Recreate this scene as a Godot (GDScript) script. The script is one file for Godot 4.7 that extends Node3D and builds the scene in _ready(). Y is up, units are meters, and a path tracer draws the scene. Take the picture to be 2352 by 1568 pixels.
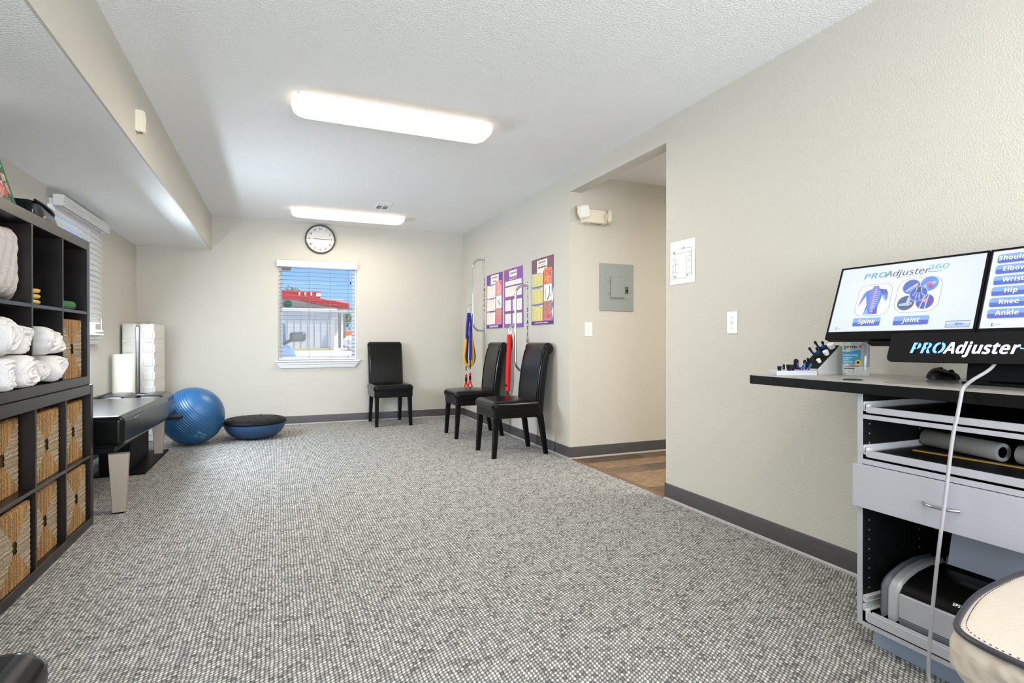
extends Node3D
# ---------------------------------------------------------------- small room of a clinic, seen along its long axis
const H := 2.44          # ceiling height
const XR := 2.308        # right wall
const XL := -1.433       # left wall
const ZB := -7.27        # back wall
const ZF := 2.6          # wall behind the camera
const SOF := 2.052       # underside of the soffit
const SOX := -0.70       # its face
const LAMP := 2.7        # energy of one ceiling light

var M := {}
var taken := {}
var world_base := {}
var rng := RandomNumberGenerator.new()

func _ready():
	rng.seed = 7
	setup_view()
	make_materials()
	more_materials()
	build_shell()
	build_windows()
	build_outdoors()
	build_ceiling_things()
	build_chairs()
	build_wall_things()
	build_shelves()
	build_corner()
	build_desk()
	build_desktop_things()
	build_cabinet_things()
	build_cushions()

func setup_view():
	var cam := Camera3D.new()
	cam.name = "camera"
	add_child(cam)
	cam.position = Vector3(0, 1.022, 0)
	cam.rotation_degrees = Vector3(-0.178, -22.62, 0)
	cam.fov = 62.58
	cam.near = 0.02
	cam.far = 300.0
	cam.current = true
	var we := WorldEnvironment.new()
	we.name = "world_environment"
	var e := Environment.new()
	e.background_mode = Environment.BG_SKY
	var sky := Sky.new()
	var sm := ProceduralSkyMaterial.new()
	sm.sky_top_color = Color(0.34, 0.60, 0.95)
	sm.sky_horizon_color = Color(0.66, 0.84, 1.0)
	sm.sky_curve = 0.12
	sm.ground_bottom_color = Color(0.5, 0.5, 0.48)
	sm.ground_horizon_color = Color(0.62, 0.64, 0.64)
	sm.sun_angle_max = 4.0
	sm.energy_multiplier = 0.95
	sky.sky_material = sm
	e.sky = sky
	e.tonemap_mode = Environment.TONE_MAPPER_LINEAR
	e.tonemap_exposure = 1.25
	e.sdfgi_enabled = true
	e.ssao_enabled = true
	e.ssil_enabled = true
	we.environment = e
	add_child(we)
	var sun := DirectionalLight3D.new()
	sun.name = "sun"
	sun.light_color = Color(1.0, 0.95, 0.86)
	sun.light_energy = 2.6
	sun.light_angular_distance = 0.6
	sun.shadow_enabled = true
	add_child(sun)
	sun.look_at_from_position(Vector3(8, 16, 4.0), Vector3.ZERO, Vector3.UP)
	# daylight that enters by the shop window in the wall behind the camera
	var day := AreaLight3D.new()
	day.name = "daylight_in_shop_window"
	day.area_size = Vector2(2.6, 1.5)
	day.light_color = Color(0.93, 0.965, 1.0)
	day.light_energy = 17.0
	day.area_range = 30.0
	day.shadow_enabled = true
	add_child(day)
	day.position = Vector3(0.55, 1.15, ZF - 0.22)
	day.rotation_degrees = Vector3(22, 0, 0)
	# daylight that the tilted slats of the left window let into the room
	var slats := AreaLight3D.new()
	slats.name = "daylight_in_left_window"
	slats.area_size = Vector2(1.0, 0.6)
	slats.light_color = Color(0.88, 0.94, 1.0)
	slats.light_energy = 6.0
	slats.area_range = 30.0
	slats.shadow_enabled = true
	add_child(slats)
	slats.position = Vector3(XL + 0.14, 1.34, -5.22)
	slats.rotation_degrees = Vector3(-30, -90, 0)

# ---------------------------------------------------------------- nodes
func numbered(called: String) -> String:
	if not taken.has(called):
		taken[called] = 0
		return called
	taken[called] += 1
	return called + "_%03d" % taken[called]

func tag(o, label, category, group = ""):
	o.set_meta("label", label)
	o.set_meta("category", category)
	if group != "":
		o.set_meta("group", group)
	return o

func thing(called, label, category, at = Vector3.ZERO, turn = 0.0, group = "", in_world = false):
	var o := Node3D.new()
	o.name = numbered(called)
	add_child(o)
	o.position = at
	o.rotation.y = turn
	if in_world:
		world_base[o] = at
	return tag(o, label, category, group)

func copy_of(o, label, at, turn = 0.0):
	var c = o.duplicate()
	c.name = numbered(String(o.name).rstrip("0123456789").trim_suffix("_"))
	add_child(c)
	c.position = at
	c.rotation.y = turn
	c.set_meta("label", label)
	return c

func put(s: SurfaceTool, called: String, mat, parent = null):
	var o := MeshInstance3D.new()
	o.mesh = s.commit()
	o.material_override = M[mat] if mat is String else mat
	if parent == null:
		o.name = numbered(called)
		add_child(o)
	else:
		o.name = called
		parent.add_child(o, true)
		if world_base.has(parent):
			o.position = -world_base[parent]
	return o

func structure(o):
	o.set_meta("kind", "structure")
	return o

# ---------------------------------------------------------------- shapes
func S() -> SurfaceTool:
	var s := SurfaceTool.new()
	s.begin(Mesh.PRIMITIVE_TRIANGLES)
	return s

func tri(s: SurfaceTool, a: Vector3, b: Vector3, c: Vector3, na: Vector3, nb: Vector3, nc: Vector3, ua := Vector2.ZERO, ub := Vector2.ZERO, uc := Vector2.ZERO):
	var g := (b - a).cross(c - a)
	if g.length_squared() < 1e-18:
		return
	if g.dot(na + nb + nc) > 0:
		s.set_normal(na); s.set_uv(ua); s.add_vertex(a)
		s.set_normal(nc); s.set_uv(uc); s.add_vertex(c)
		s.set_normal(nb); s.set_uv(ub); s.add_vertex(b)
	else:
		s.set_normal(na); s.set_uv(ua); s.add_vertex(a)
		s.set_normal(nb); s.set_uv(ub); s.add_vertex(b)
		s.set_normal(nc); s.set_uv(uc); s.add_vertex(c)

func quad(s, a, b, c, d, n, ua := Vector2(0, 0), ub := Vector2(1, 0), uc := Vector2(1, 1), ud := Vector2(0, 1)):
	tri(s, a, b, c, n, n, n, ua, ub, uc)
	tri(s, a, c, d, n, n, n, ua, uc, ud)

func box(s, c: Vector3, size: Vector3, bev := 0.002, basis := Basis()):
	var h := size / 2.0
	var b: float = min(bev, 0.45 * min(size.x, min(size.y, size.z)))
	var f := func(p: Vector3) -> Vector3: return c + basis * p
	var g := func(p: Vector3) -> Vector3: return (basis * p).normalized()
	for ax in 3:
		var u := (ax + 1) % 3
		var v := (ax + 2) % 3
		for sg in [-1.0, 1.0]:
			var q := []
			for k in [[-1, -1], [1, -1], [1, 1], [-1, 1]]:
				var p := Vector3.ZERO
				p[ax] = sg * h[ax]
				p[u] = k[0] * (h[u] - b)
				p[v] = k[1] * (h[v] - b)
				q.append(f.call(p))
			var n := Vector3.ZERO
			n[ax] = sg
			quad(s, q[0], q[1], q[2], q[3], g.call(n))
	if b <= 0.0:
		return
	for ax in 3:                       # edges along ax
		var u := (ax + 1) % 3
		var v := (ax + 2) % 3
		for su in [-1.0, 1.0]:
			for sv in [-1.0, 1.0]:
				var q := []
				for e in [-1.0, 1.0]:
					var p := Vector3.ZERO
					p[ax] = e * (h[ax] - b)
					p[u] = su * h[u]; p[v] = sv * (h[v] - b)
					var r := p
					r[u] = su * (h[u] - b); r[v] = sv * h[v]
					q.append(f.call(p)); q.append(f.call(r))
				var n := Vector3.ZERO
				n[u] = su; n[v] = sv
				quad(s, q[0], q[1], q[3], q[2], g.call(n))
	for sx in [-1.0, 1.0]:
		for sy in [-1.0, 1.0]:
			for sz in [-1.0, 1.0]:
				var n := Vector3(sx, sy, sz)
				var a := Vector3(sx * h.x, sy * (h.y - b), sz * (h.z - b))
				var d := Vector3(sx * (h.x - b), sy * h.y, sz * (h.z - b))
				var e2 := Vector3(sx * (h.x - b), sy * (h.y - b), sz * h.z)
				var nn: Vector3 = g.call(n)
				tri(s, f.call(a), f.call(d), f.call(e2), nn, nn, nn)

func B(parent, called, mat, c, size, bev := 0.002, basis := Basis()):
	var s := S()
	box(s, c, size, bev, basis)
	return put(s, called, mat, parent)

func span(parent, called, mat, lo, hi, bev := 0.002):
	return B(parent, called, mat, (lo + hi) / 2.0, (hi - lo).abs(), bev)

# a rounded cushion: a superellipsoid-like box with radius r, swollen by puff
func cushion(s, c: Vector3, size: Vector3, r: float, puff := 0.0, basis := Basis(), nn := 14):
	var h := size / 2.0
	for ax in 3:
		var u := (ax + 1) % 3
		var v := (ax + 2) % 3
		for sg in [-1.0, 1.0]:
			var pts := []
			var nor := []
			for i in nn + 1:
				for j in nn + 1:
					var p := Vector3.ZERO
					p[ax] = sg
					p[u] = smoothed(i, nn, h[u], r)
					p[v] = smoothed(j, nn, h[v], r)
					var q := Vector3(p.x * h.x, p.y * h.y, p.z * h.z)
					var inner := Vector3(clamp(q.x, -h.x + r, h.x - r), clamp(q.y, -h.y + r, h.y - r), clamp(q.z, -h.z + r, h.z - r))
					var d := (q - inner)
					d = d.normalized()
					var w := inner + d * r
					if puff != 0.0:
						var k: float = (1.0 - p[u] * p[u]) * (1.0 - p[v] * p[v])
						w[ax] += sg * puff * k
					pts.append(c + basis * w)
					nor.append(d)
			for i in nn:
				for j in nn:
					var a := i * (nn + 1) + j
					var k := [a, a + nn + 1, a + nn + 2, a + 1]
					tri(s, pts[k[0]], pts[k[1]], pts[k[2]], basis * nor[k[0]], basis * nor[k[1]], basis * nor[k[2]])
					tri(s, pts[k[0]], pts[k[2]], pts[k[3]], basis * nor[k[0]], basis * nor[k[2]], basis * nor[k[3]])

func smoothed(i: int, n: int, h: float, r: float) -> float:
	# positions along an edge, dense in the rounded ends
	var m := int(n / 3.0)
	var a: float = clamp(r / h, 0.0, 1.0)
	if i <= m:
		return -1.0 + a * (1.0 - cos(PI / 2.0 * i / m)) * 1.0 if false else -1.0 + a * i / m
	if i >= n - m:
		return 1.0 - a * (n - i) / float(m)
	return lerp(-1.0 + a, 1.0 - a, float(i - m) / float(n - 2 * m))

func frame_along(t: Vector3) -> Basis:
	var up := Vector3.UP if abs(t.y) < 0.95 else Vector3.RIGHT
	var x := up.cross(t).normalized()
	return Basis(x, t.cross(x).normalized(), t)

func tube(s, pts: Array, r, n := 10, closed := false, caps := true):
	var m := pts.size()
	var rings := []
	var fr := Basis()
	for i in m:
		var t: Vector3
		if closed:
			t = (pts[(i + 1) % m] - pts[(i - 1 + m) % m]).normalized()
		else:
			t = (pts[min(i + 1, m - 1)] - pts[max(i - 1, 0)]).normalized()
		if i == 0:
			fr = frame_along(t)
		else:
			var x := (fr.x - t * fr.x.dot(t)).normalized()
			fr = Basis(x, t.cross(x).normalized(), t)
		var rr: float = r[i] if r is Array else r
		var ring := []
		for k in n:
			var a := TAU * k / n
			var d := fr.x * cos(a) + fr.y * sin(a)
			ring.append([pts[i] + d * rr, d])
		rings.append([ring, t, pts[i]])
	for i in (m if closed else m - 1):
		var A = rings[i][0]
		var C = rings[(i + 1) % m][0]
		for k in n:
			var l := (k + 1) % n
			tri(s, A[k][0], A[l][0], C[l][0], A[k][1], A[l][1], C[l][1])
			tri(s, A[k][0], C[l][0], C[k][0], A[k][1], C[l][1], C[k][1])
	if caps and not closed:
		for e in [0, m - 1]:
			var nn: Vector3 = rings[e][1] * (-1.0 if e == 0 else 1.0)
			for k in n:
				tri(s, rings[e][2], rings[e][0][k][0], rings[e][0][(k + 1) % n][0], nn, nn, nn)

func T(parent, called, mat, pts, r, n := 10, closed := false):
	var s := S()
	tube(s, pts, r, n, closed)
	return put(s, called, mat, parent)

func smooth_path(p: Array, per := 8, closed := false) -> Array:
	var out := []
	var m := p.size()
	for i in (m if closed else m - 1):
		var a: Vector3 = p[(i - 1 + m) % m] if closed or i > 0 else p[0] * 2.0 - p[1]
		var b: Vector3 = p[i]
		var c: Vector3 = p[(i + 1) % m]
		var d: Vector3 = p[(i + 2) % m] if closed or i + 2 < m else c * 2.0 - b
		for k in per:
			out.append(b.cubic_interpolate(c, a, d, float(k) / per))
	if not closed:
		out.append(p[m - 1])
	return out

func lathe(s, prof: Array, n := 32, x := Transform3D(), sharp := 0.6):
	# profile of Vector2(radius, height), turned about y
	var m := prof.size()
	for i in m - 1:
		var p: Vector2 = prof[i]
		var q: Vector2 = prof[i + 1]
		var d := (q - p)
		if d.length() < 1e-6:
			continue
		var nm := Vector2(d.y, -d.x).normalized()
		var np := nm
		var nq := nm
		if i > 0:
			var e: Vector2 = p - prof[i - 1]
			var en := Vector2(e.y, -e.x).normalized()
			if en.dot(nm) > sharp:
				np = (en + nm).normalized()
		if i + 2 < m:
			var e: Vector2 = prof[i + 2] - q
			var en := Vector2(e.y, -e.x).normalized()
			if en.dot(nm) > sharp:
				nq = (en + nm).normalized()
		for k in n:
			var a := TAU * k / n
			var b := TAU * (k + 1) / n
			var P := [ring_at(p, a), ring_at(p, b), ring_at(q, b), ring_at(q, a)]
			var N := [ring_at(np, a), ring_at(np, b), ring_at(nq, b), ring_at(nq, a)]
			for h in 4:
				P[h] = x * P[h]
				N[h] = (x.basis * N[h]).normalized()
			tri(s, P[0], P[1], P[2], N[0], N[1], N[2])
			tri(s, P[0], P[2], P[3], N[0], N[2], N[3])

func ring_at(p: Vector2, a: float) -> Vector3:
	return Vector3(p.x * cos(a), p.y, p.x * sin(a))

func L(parent, called, mat, prof, at := Vector3.ZERO, n := 32, basis := Basis()):
	var s := S()
	lathe(s, prof, n, Transform3D(basis, at))
	return put(s, called, mat, parent)

# outline in the xy plane, drawn out along z, with edges rounded by bev
func extrude(s, poly: PackedVector2Array, depth: float, x := Transform3D(), bev := 0.0, sharp := 0.75):
	var m := poly.size()
	var area := 0.0
	for i in m:
		area += poly[i].cross(poly[(i + 1) % m])
	var sg := 1.0 if area > 0 else -1.0
	var en := []
	for i in m:
		var d := poly[(i + 1) % m] - poly[i]
		en.append(Vector2(d.y, -d.x).normalized() * sg)
	var vn := []
	for i in m:
		vn.append((en[i] + en[(i - 1 + m) % m]).normalized())
	var inset := PackedVector2Array()
	for i in m:
		var k: float = max(0.5, vn[i].dot(en[i]))
		inset.append(poly[i] - vn[i] * bev / k)
	var idx := Geometry2D.triangulate_polygon(inset)
	var h := depth / 2.0
	for e in [-1.0, 1.0]:
		var nz := (x.basis * Vector3(0, 0, e)).normalized()
		for t in range(0, idx.size(), 3):
			var q := []
			for k in 3:
				q.append(x * Vector3(inset[idx[t + k]].x, inset[idx[t + k]].y, e * h))
			tri(s, q[0], q[1], q[2], nz, nz, nz)
	for i in m:
		var j := (i + 1) % m
		var ni: Vector2 = en[i]
		var nj: Vector2 = en[i]
		if en[(i - 1 + m) % m].dot(en[i]) > sharp:
			ni = vn[i]
		if en[j].dot(en[i]) > sharp:
			nj = vn[j]
		var a := func(p: Vector2, z: float) -> Vector3: return x * Vector3(p.x, p.y, z)
		var w := func(p: Vector2, z: float) -> Vector3: return (x.basis * Vector3(p.x, p.y, z)).normalized()
		var z1 := h - bev
		var p0: Vector3 = a.call(poly[i], -z1)
		var p1: Vector3 = a.call(poly[j], -z1)
		var p2: Vector3 = a.call(poly[j], z1)
		var p3: Vector3 = a.call(poly[i], z1)
		tri(s, p0, p1, p2, w.call(ni, 0), w.call(nj, 0), w.call(nj, 0))
		tri(s, p0, p2, p3, w.call(ni, 0), w.call(nj, 0), w.call(ni, 0))
		if bev > 0.0:
			for e in [-1.0, 1.0]:
				var r0: Vector3 = a.call(poly[i], e * z1)
				var r1: Vector3 = a.call(poly[j], e * z1)
				var r2: Vector3 = a.call(inset[j], e * h)
				var r3: Vector3 = a.call(inset[i], e * h)
				tri(s, r0, r1, r2, w.call(ni, 0.3 * e), w.call(nj, 0.3 * e), w.call(nj, 2.0 * e))
				tri(s, r0, r2, r3, w.call(ni, 0.3 * e), w.call(nj, 2.0 * e), w.call(ni, 2.0 * e))

func E(parent, called, mat, poly, depth, x := Transform3D(), bev := 0.0):
	var s := S()
	extrude(s, PackedVector2Array(poly), depth, x, bev)
	return put(s, called, mat, parent)

# a sheet through points f(u, v), u and v in 0..1
func sheet(s, f: Callable, nu: int, nv: int, flip := false):
	var p := []
	var n := []
	var e := 0.002
	for i in nu + 1:
		for j in nv + 1:
			var u := float(i) / nu
			var v := float(j) / nv
			p.append(f.call(u, v))
			var du: Vector3 = f.call(min(u + e, 1.0), v) - f.call(max(u - e, 0.0), v)
			var dv: Vector3 = f.call(u, min(v + e, 1.0)) - f.call(u, max(v - e, 0.0))
			var c := du.cross(dv).normalized()
			n.append(-c if flip else c)
	for i in nu:
		for j in nv:
			var a := i * (nv + 1) + j
			var k := [a, a + nv + 1, a + nv + 2, a + 1]
			var uv := [Vector2(float(i) / nu, float(j) / nv), Vector2(float(i + 1) / nu, float(j) / nv), Vector2(float(i + 1) / nu, float(j + 1) / nv), Vector2(float(i) / nu, float(j + 1) / nv)]
			tri(s, p[k[0]], p[k[1]], p[k[2]], n[k[0]], n[k[1]], n[k[2]], uv[0], uv[1], uv[2])
			tri(s, p[k[0]], p[k[2]], p[k[3]], n[k[0]], n[k[2]], n[k[3]], uv[0], uv[2], uv[3])

func rounded(w: float, h: float, r: float, k := 5) -> PackedVector2Array:
	var out := PackedVector2Array()
	for q in 4:
		var c := Vector2((w / 2 - r) * [1, -1, -1, 1][q], (h / 2 - r) * [1, 1, -1, -1][q])
		for i in k + 1:
			var a := PI / 2 * (q + float(i) / k)
			out.append(c + Vector2(cos(a), sin(a)) * r)
	return out

# words as geometry; x places the left end of the base line (x right, y up, z out), cap is the letter height
func words(s, text: String, cap: float, x: Transform3D, bold := true, lean := 0.0, thick := 0.001, centre := false, stretch := 1.0):
	var tm := TextMesh.new()
	var f := SystemFont.new()
	f.font_names = PackedStringArray(["Droid Sans"])
	f.font_weight = 700 if bold else 400
	tm.font = f
	tm.font_size = 64
	tm.pixel_size = cap / (64 * 0.714)
	tm.depth = thick
	tm.curve_step = 1.5
	tm.text = text
	tm.horizontal_alignment = HORIZONTAL_ALIGNMENT_LEFT
	tm.vertical_alignment = VERTICAL_ALIGNMENT_BOTTOM
	var arr := tm.get_mesh_arrays()
	var V: PackedVector3Array = arr[Mesh.ARRAY_VERTEX]
	var N: PackedVector3Array = arr[Mesh.ARRAY_NORMAL]
	var I: PackedInt32Array = arr[Mesh.ARRAY_INDEX]
	if V.size() == 0:
		return 0.0
	var lo := INF
	var hi := -INF
	var base := f.get_descent(64) * tm.pixel_size
	for p in V:
		lo = min(lo, p.x)
		hi = max(hi, p.x)
	var mid := (lo + hi) / 2.0 if centre else lo
	var q := []
	for p in V:
		var y: float = p.y - base
		q.append(x * Vector3((p.x - mid) * stretch + lean * y, y, p.z))
	for t in range(0, I.size(), 3):
		var a := I[t]
		var b := I[t + 1]
		var c := I[t + 2]
		tri(s, q[a], q[b], q[c], (x.basis * N[a]).normalized(), (x.basis * N[b]).normalized(), (x.basis * N[c]).normalized())
	return (hi - lo) * stretch

# ---------------------------------------------------------------- materials
func mat(called, c: Color, rough := 0.6, metal := 0.0) -> StandardMaterial3D:
	var m := StandardMaterial3D.new()
	m.resource_name = called
	m.albedo_color = c
	m.roughness = rough
	m.metallic = metal
	M[called] = m
	return m

func noise_image(size: int, freq: float, seed_: int, octaves := 3, kind := FastNoiseLite.TYPE_SIMPLEX_SMOOTH) -> Image:
	var n := FastNoiseLite.new()
	n.seed = seed_
	n.noise_type = kind
	n.frequency = freq
	n.fractal_octaves = octaves
	var im := n.get_seamless_image(size, size)
	im.convert(Image.FORMAT_RGB8)
	return im

func tinted(src: Image, dark: Color, light: Color) -> ImageTexture:
	var w := src.get_width()
	var h := src.get_height()
	var d := src.get_data()
	var out := PackedByteArray()
	out.resize(w * h * 3)
	for i in w * h:
		var t := d[i * 3] / 255.0
		out[i * 3] = int(255 * lerp(dark.r, light.r, t))
		out[i * 3 + 1] = int(255 * lerp(dark.g, light.g, t))
		out[i * 3 + 2] = int(255 * lerp(dark.b, light.b, t))
	return ImageTexture.create_from_image(Image.create_from_data(w, h, false, Image.FORMAT_RGB8, out))

func relief(m: StandardMaterial3D, tex: Texture2D, cm: float, scale: Vector3):
	m.heightmap_enabled = true
	m.heightmap_texture = tex
	m.heightmap_scale = cm
	world_map(m, scale)

func world_map(m, scale: Vector3):
	m.uv1_triplanar = true
	m.uv1_world_triplanar = true
	m.uv1_scale = scale
	m.uv1_triplanar_sharpness = 8.0

func make_materials():
	var peel := ImageTexture.create_from_image(noise_image(1024, 0.034, 3, 3))
	var fine := ImageTexture.create_from_image(noise_image(256, 0.05, 5, 4))
	var m: StandardMaterial3D
	m = mat("wall_paint", Color(0.800, 0.785, 0.745), 0.62)
	relief(m, peel, 0.125, Vector3.ONE * 3.0)
	m = mat("ceiling_paint", Color(0.955, 0.955, 0.955), 0.8)
	relief(m, peel, 0.30, Vector3.ONE * 2.4)
	mat("trim_white", Color(0.90, 0.90, 0.895), 0.4)
	mat("vinyl_white", Color(0.88, 0.89, 0.90), 0.35)
	m = mat("base_rubber", Color(0.33, 0.315, 0.32), 0.45)
	m.albedo_texture = tinted(noise_image(256, 0.02, 12, 4), Color(0.86, 0.86, 0.86), Color(1, 1, 1))
	world_map(m, Vector3(1.2, 9, 1.2))
	mat("base_toe_lit", Color(0.66, 0.65, 0.65), 0.35)  # lit edge of the base, brightness put into the colour
	carpet_material()
	# hallway planks: one grain, four tints
	var grain := tinted(noise_image(512, 0.028, 21, 5), Color(0.38, 0.35, 0.32), Color(1.0, 0.98, 0.95))
	var i := 0
	for c in [Color(0.62, 0.53, 0.44), Color(0.50, 0.43, 0.365), Color(0.76, 0.645, 0.52), Color(0.57, 0.485, 0.41)]:
		m = mat("plank_%d" % i, c, 0.42)
		m.albedo_texture = grain
		world_map(m, Vector3(0.55, 4.0, 6.0))
		m.uv1_offset = Vector3(0.13 * i, 0.0, 0.37 * i)
		i += 1
	mat("oak_strip", Color(0.47, 0.35, 0.25), 0.5)
	m = mat("leather_black", Color(0.052, 0.055, 0.056), 0.24)
	relief(m, fine, 0.012, Vector3.ONE * 9.0)
	m.clearcoat_enabled = true
	m.clearcoat = 0.22
	m.clearcoat_roughness = 0.2
	m.metallic_specular = 0.3
	mat("wood_black", Color(0.055, 0.052, 0.054), 0.35)
	m = mat("shelf_wood", Color(0.135, 0.112, 0.105), 0.32)
	m.albedo_texture = tinted(noise_image(256, 0.02, 31, 4), Color(0.55, 0.53, 0.52), Color(1, 1, 1))
	world_map(m, Vector3(1.5, 1.5, 1.5))
	mat("shelf_inside", Color(0.135, 0.112, 0.105), 0.5)
	mat("black_plastic", Color(0.05, 0.05, 0.052), 0.35)
	mat("black_satin", Color(0.075, 0.075, 0.08), 0.5)
	mat("black_hole", Color(0.02, 0.02, 0.02), 0.9)
	mat("rubber_black", Color(0.10, 0.10, 0.105), 0.55)
	mat("chrome", Color(0.80, 0.80, 0.80), 0.18, 1.0)
	mat("steel", Color(0.66, 0.66, 0.67), 0.30, 1.0)
	mat("steel_brushed", Color(0.82, 0.82, 0.81), 0.36, 0.2)
	mat("aluminium_leg", Color(0.64, 0.59, 0.54), 0.42, 0.4)
	m = mat("ball_blue", Color(0.085, 0.31, 0.475), 0.38)
	m.clearcoat_enabled = true
	m.clearcoat = 0.3
	m.clearcoat_roughness = 0.3
	mat("ball_print", Color(0.36, 0.56, 0.72), 0.45)
	mat("dome_blue", Color(0.15, 0.27, 0.42), 0.45)
	mat("white_plastic", Color(0.90, 0.89, 0.86), 0.42)
	m = mat("foam_white", Color(0.87, 0.85, 0.79), 0.75)
	m.subsurf_scatter_enabled = true
	m.subsurf_scatter_strength = 0.1
	mat("ivory_plastic", Color(0.89, 0.86, 0.78), 0.4)
	mat("panel_grey", Color(0.58, 0.61, 0.60), 0.42)
	mat("panel_dark", Color(0.33, 0.35, 0.34), 0.5)
	mat("switch_white", Color(0.94, 0.94, 0.93), 0.35)
	mat("screw", Color(0.72, 0.70, 0.62), 0.35, 1.0)
	mat("paper", Color(0.93, 0.93, 0.93), 0.85)
	mat("ink", Color(0.10, 0.10, 0.11), 0.8)
	mat("ink_grey", Color(0.60, 0.61, 0.63), 0.8)
	mat("ink_red", Color(0.75, 0.18, 0.22), 0.8)
	m = mat("towel", Color(0.90, 0.885, 0.88), 0.95)
	relief(m, ImageTexture.create_from_image(noise_image(256, 0.09, 44, 3)), 0.18, Vector3.ONE * 7.0)
	m.rim_enabled = true
	m.rim = 0.4
	m = mat("pillow_cloth", Color(0.76, 0.735, 0.73), 0.9)
	relief(m, ImageTexture.create_from_image(noise_image(256, 0.035, 45, 2)), 0.22, Vector3(4, 9, 4))
	mat("toy_yellow", Color(0.80, 0.66, 0.27), 0.5)
	mat("toy_blue", Color(0.12, 0.18, 0.60), 0.5)
	mat("foam_green", Color(0.17, 0.42, 0.22), 0.6)
	mat("card_green", Color(0.02, 0.46, 0.28), 0.6)
	mat("band_yellow", Color(0.93, 0.68, 0.10), 0.75)
	mat("band_blue", Color(0.10, 0.13, 0.56), 0.75)
	mat("band_red", Color(0.88, 0.09, 0.10), 0.75)
	mat("band_grey", Color(0.60, 0.60, 0.58), 0.75)
	mat("band_black", Color(0.045, 0.045, 0.045), 0.75)
	mat("print_yellow", Color(0.95, 0.82, 0.12), 0.6)
	# desk and cabinet
	m = mat("laminate_grey", Color(0.66, 0.665, 0.69), 0.45)
	m = mat("counter_top", Color(0.72, 0.70, 0.67), 0.28)
	m.albedo_texture = tinted(noise_image(256, 0.06, 52, 4), Color(0.86, 0.86, 0.86), Color(1, 1, 1))
	world_map(m, Vector3.ONE * 4.0)
	mat("counter_edge", Color(0.055, 0.058, 0.056), 0.42)
	mat("cabinet_inside", Color(0.085, 0.087, 0.092), 0.5)
	mat("kick_blue", Color(0.56, 0.615, 0.68), 0.45)
	mat("cabinet_hole", Color(0.62, 0.58, 0.50), 0.6)
	mat("roll_cloth", Color(0.70, 0.70, 0.685), 0.7)
	m = mat("yardstick", Color(0.78, 0.62, 0.30), 0.6)
	mat("printer_silver", Color(0.66, 0.67, 0.69), 0.38, 0.25)
	mat("printer_dark", Color(0.36, 0.38, 0.41), 0.42)
	mat("printer_black", Color(0.045, 0.045, 0.05), 0.32)
	mat("paper_blue", Color(0.80, 0.85, 0.95), 0.85)
	mat("cord_white", Color(0.63, 0.62, 0.63), 0.5)
	m = mat("leather_ivory", Color(0.80, 0.755, 0.70), 0.42)
	relief(m, fine, 0.05, Vector3.ONE * 9.0)
	m = mat("leather_side", Color(0.80, 0.755, 0.70), 0.42)
	relief(m, ImageTexture.create_from_image(noise_image(256, 0.012, 61, 3)), 1.1, Vector3.ONE * 3.0)
	mat("piping_dark", Color(0.21, 0.20, 0.225), 0.35)
	# clear things
	m = mat("glass_pane", Color(0.96, 0.98, 1.0, 0.015), 0.02)
	m.metallic_specular = 0.2
	m.transparency = BaseMaterial3D.TRANSPARENCY_ALPHA
	m = mat("clear_plastic", Color(0.93, 0.96, 0.97), 0.05)
	m.refraction_enabled = true
	m.refraction_scale = 0.05
	m.transparency = BaseMaterial3D.TRANSPARENCY_ALPHA
	m.albedo_color.a = 0.12
	m = mat("tray_clear", Color(0.90, 0.91, 0.95, 0.62), 0.2)
	m.transparency = BaseMaterial3D.TRANSPARENCY_ALPHA
	m = mat("tip_blue", Color(0.05, 0.11, 0.42), 0.25)
	m = mat("tip_teal", Color(0.06, 0.33, 0.52), 0.25)
	mat("tip_brass", Color(0.70, 0.66, 0.52), 0.3, 0.8)
	mat("label_blue", Color(0.16, 0.60, 0.78), 0.5)
	mat("label_white", Color(0.90, 0.92, 0.93), 0.5)
	# outdoors
	mat("out_wall", Color(0.74, 0.73, 0.70), 0.8)
	mat("out_siding", Color(0.60, 0.62, 0.63), 0.7)
	mat("out_red", Color(0.66, 0.12, 0.13), 0.6)
	mat("out_red_dark", Color(0.58, 0.10, 0.11), 0.6)
	mat("out_white", Color(0.85, 0.85, 0.85), 0.7)
	mat("out_green", Color(0.22, 0.48, 0.24), 0.6)
	mat("out_paving", Color(0.80, 0.79, 0.77), 0.9)
	mat("out_grass", Color(0.50, 0.50, 0.24), 0.9)
	mat("out_leaf", Color(0.33, 0.42, 0.20), 0.8)
	mat("out_trunk", Color(0.35, 0.28, 0.22), 0.9)
	mat("out_dark", Color(0.26, 0.26, 0.27), 0.7)
	mat("out_orange", Color(0.80, 0.42, 0.26), 0.7)
	mat("out_brick", Color(0.45, 0.40, 0.27), 0.8)
	mat("car_blue", Color(0.42, 0.52, 0.64), 0.25, 0.4)
	mat("car_glass", Color(0.10, 0.13, 0.17), 0.06)
	mat("car_black", Color(0.07, 0.07, 0.075), 0.3)
	# things that shine
	m = mat("lamp_glow", Color(0.98, 0.96, 0.92), 0.4)
	m.emission_enabled = true
	m.emission = Color(1.0, 0.90, 0.77)
	m.emission_energy_multiplier = 0.72
	m = mat("sign_white", Color(0.9, 0.9, 0.9), 0.5)
	m.emission_enabled = true
	m.emission = Color(0.94, 0.93, 1.0)
	m.emission_energy_multiplier = 1.3
	m = mat("sign_blue", Color(0.4, 0.6, 1.0), 0.5)
	m.emission_enabled = true
	m.emission = Color(0.36, 0.53, 1.0)
	m.emission_energy_multiplier = 1.3
	m = mat("led_blue", Color(0.3, 0.3, 1.0), 0.5)
	m.emission_enabled = true
	m.emission = Color(0.45, 0.40, 1.0)
	m.emission_energy_multiplier = 3.0

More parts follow.
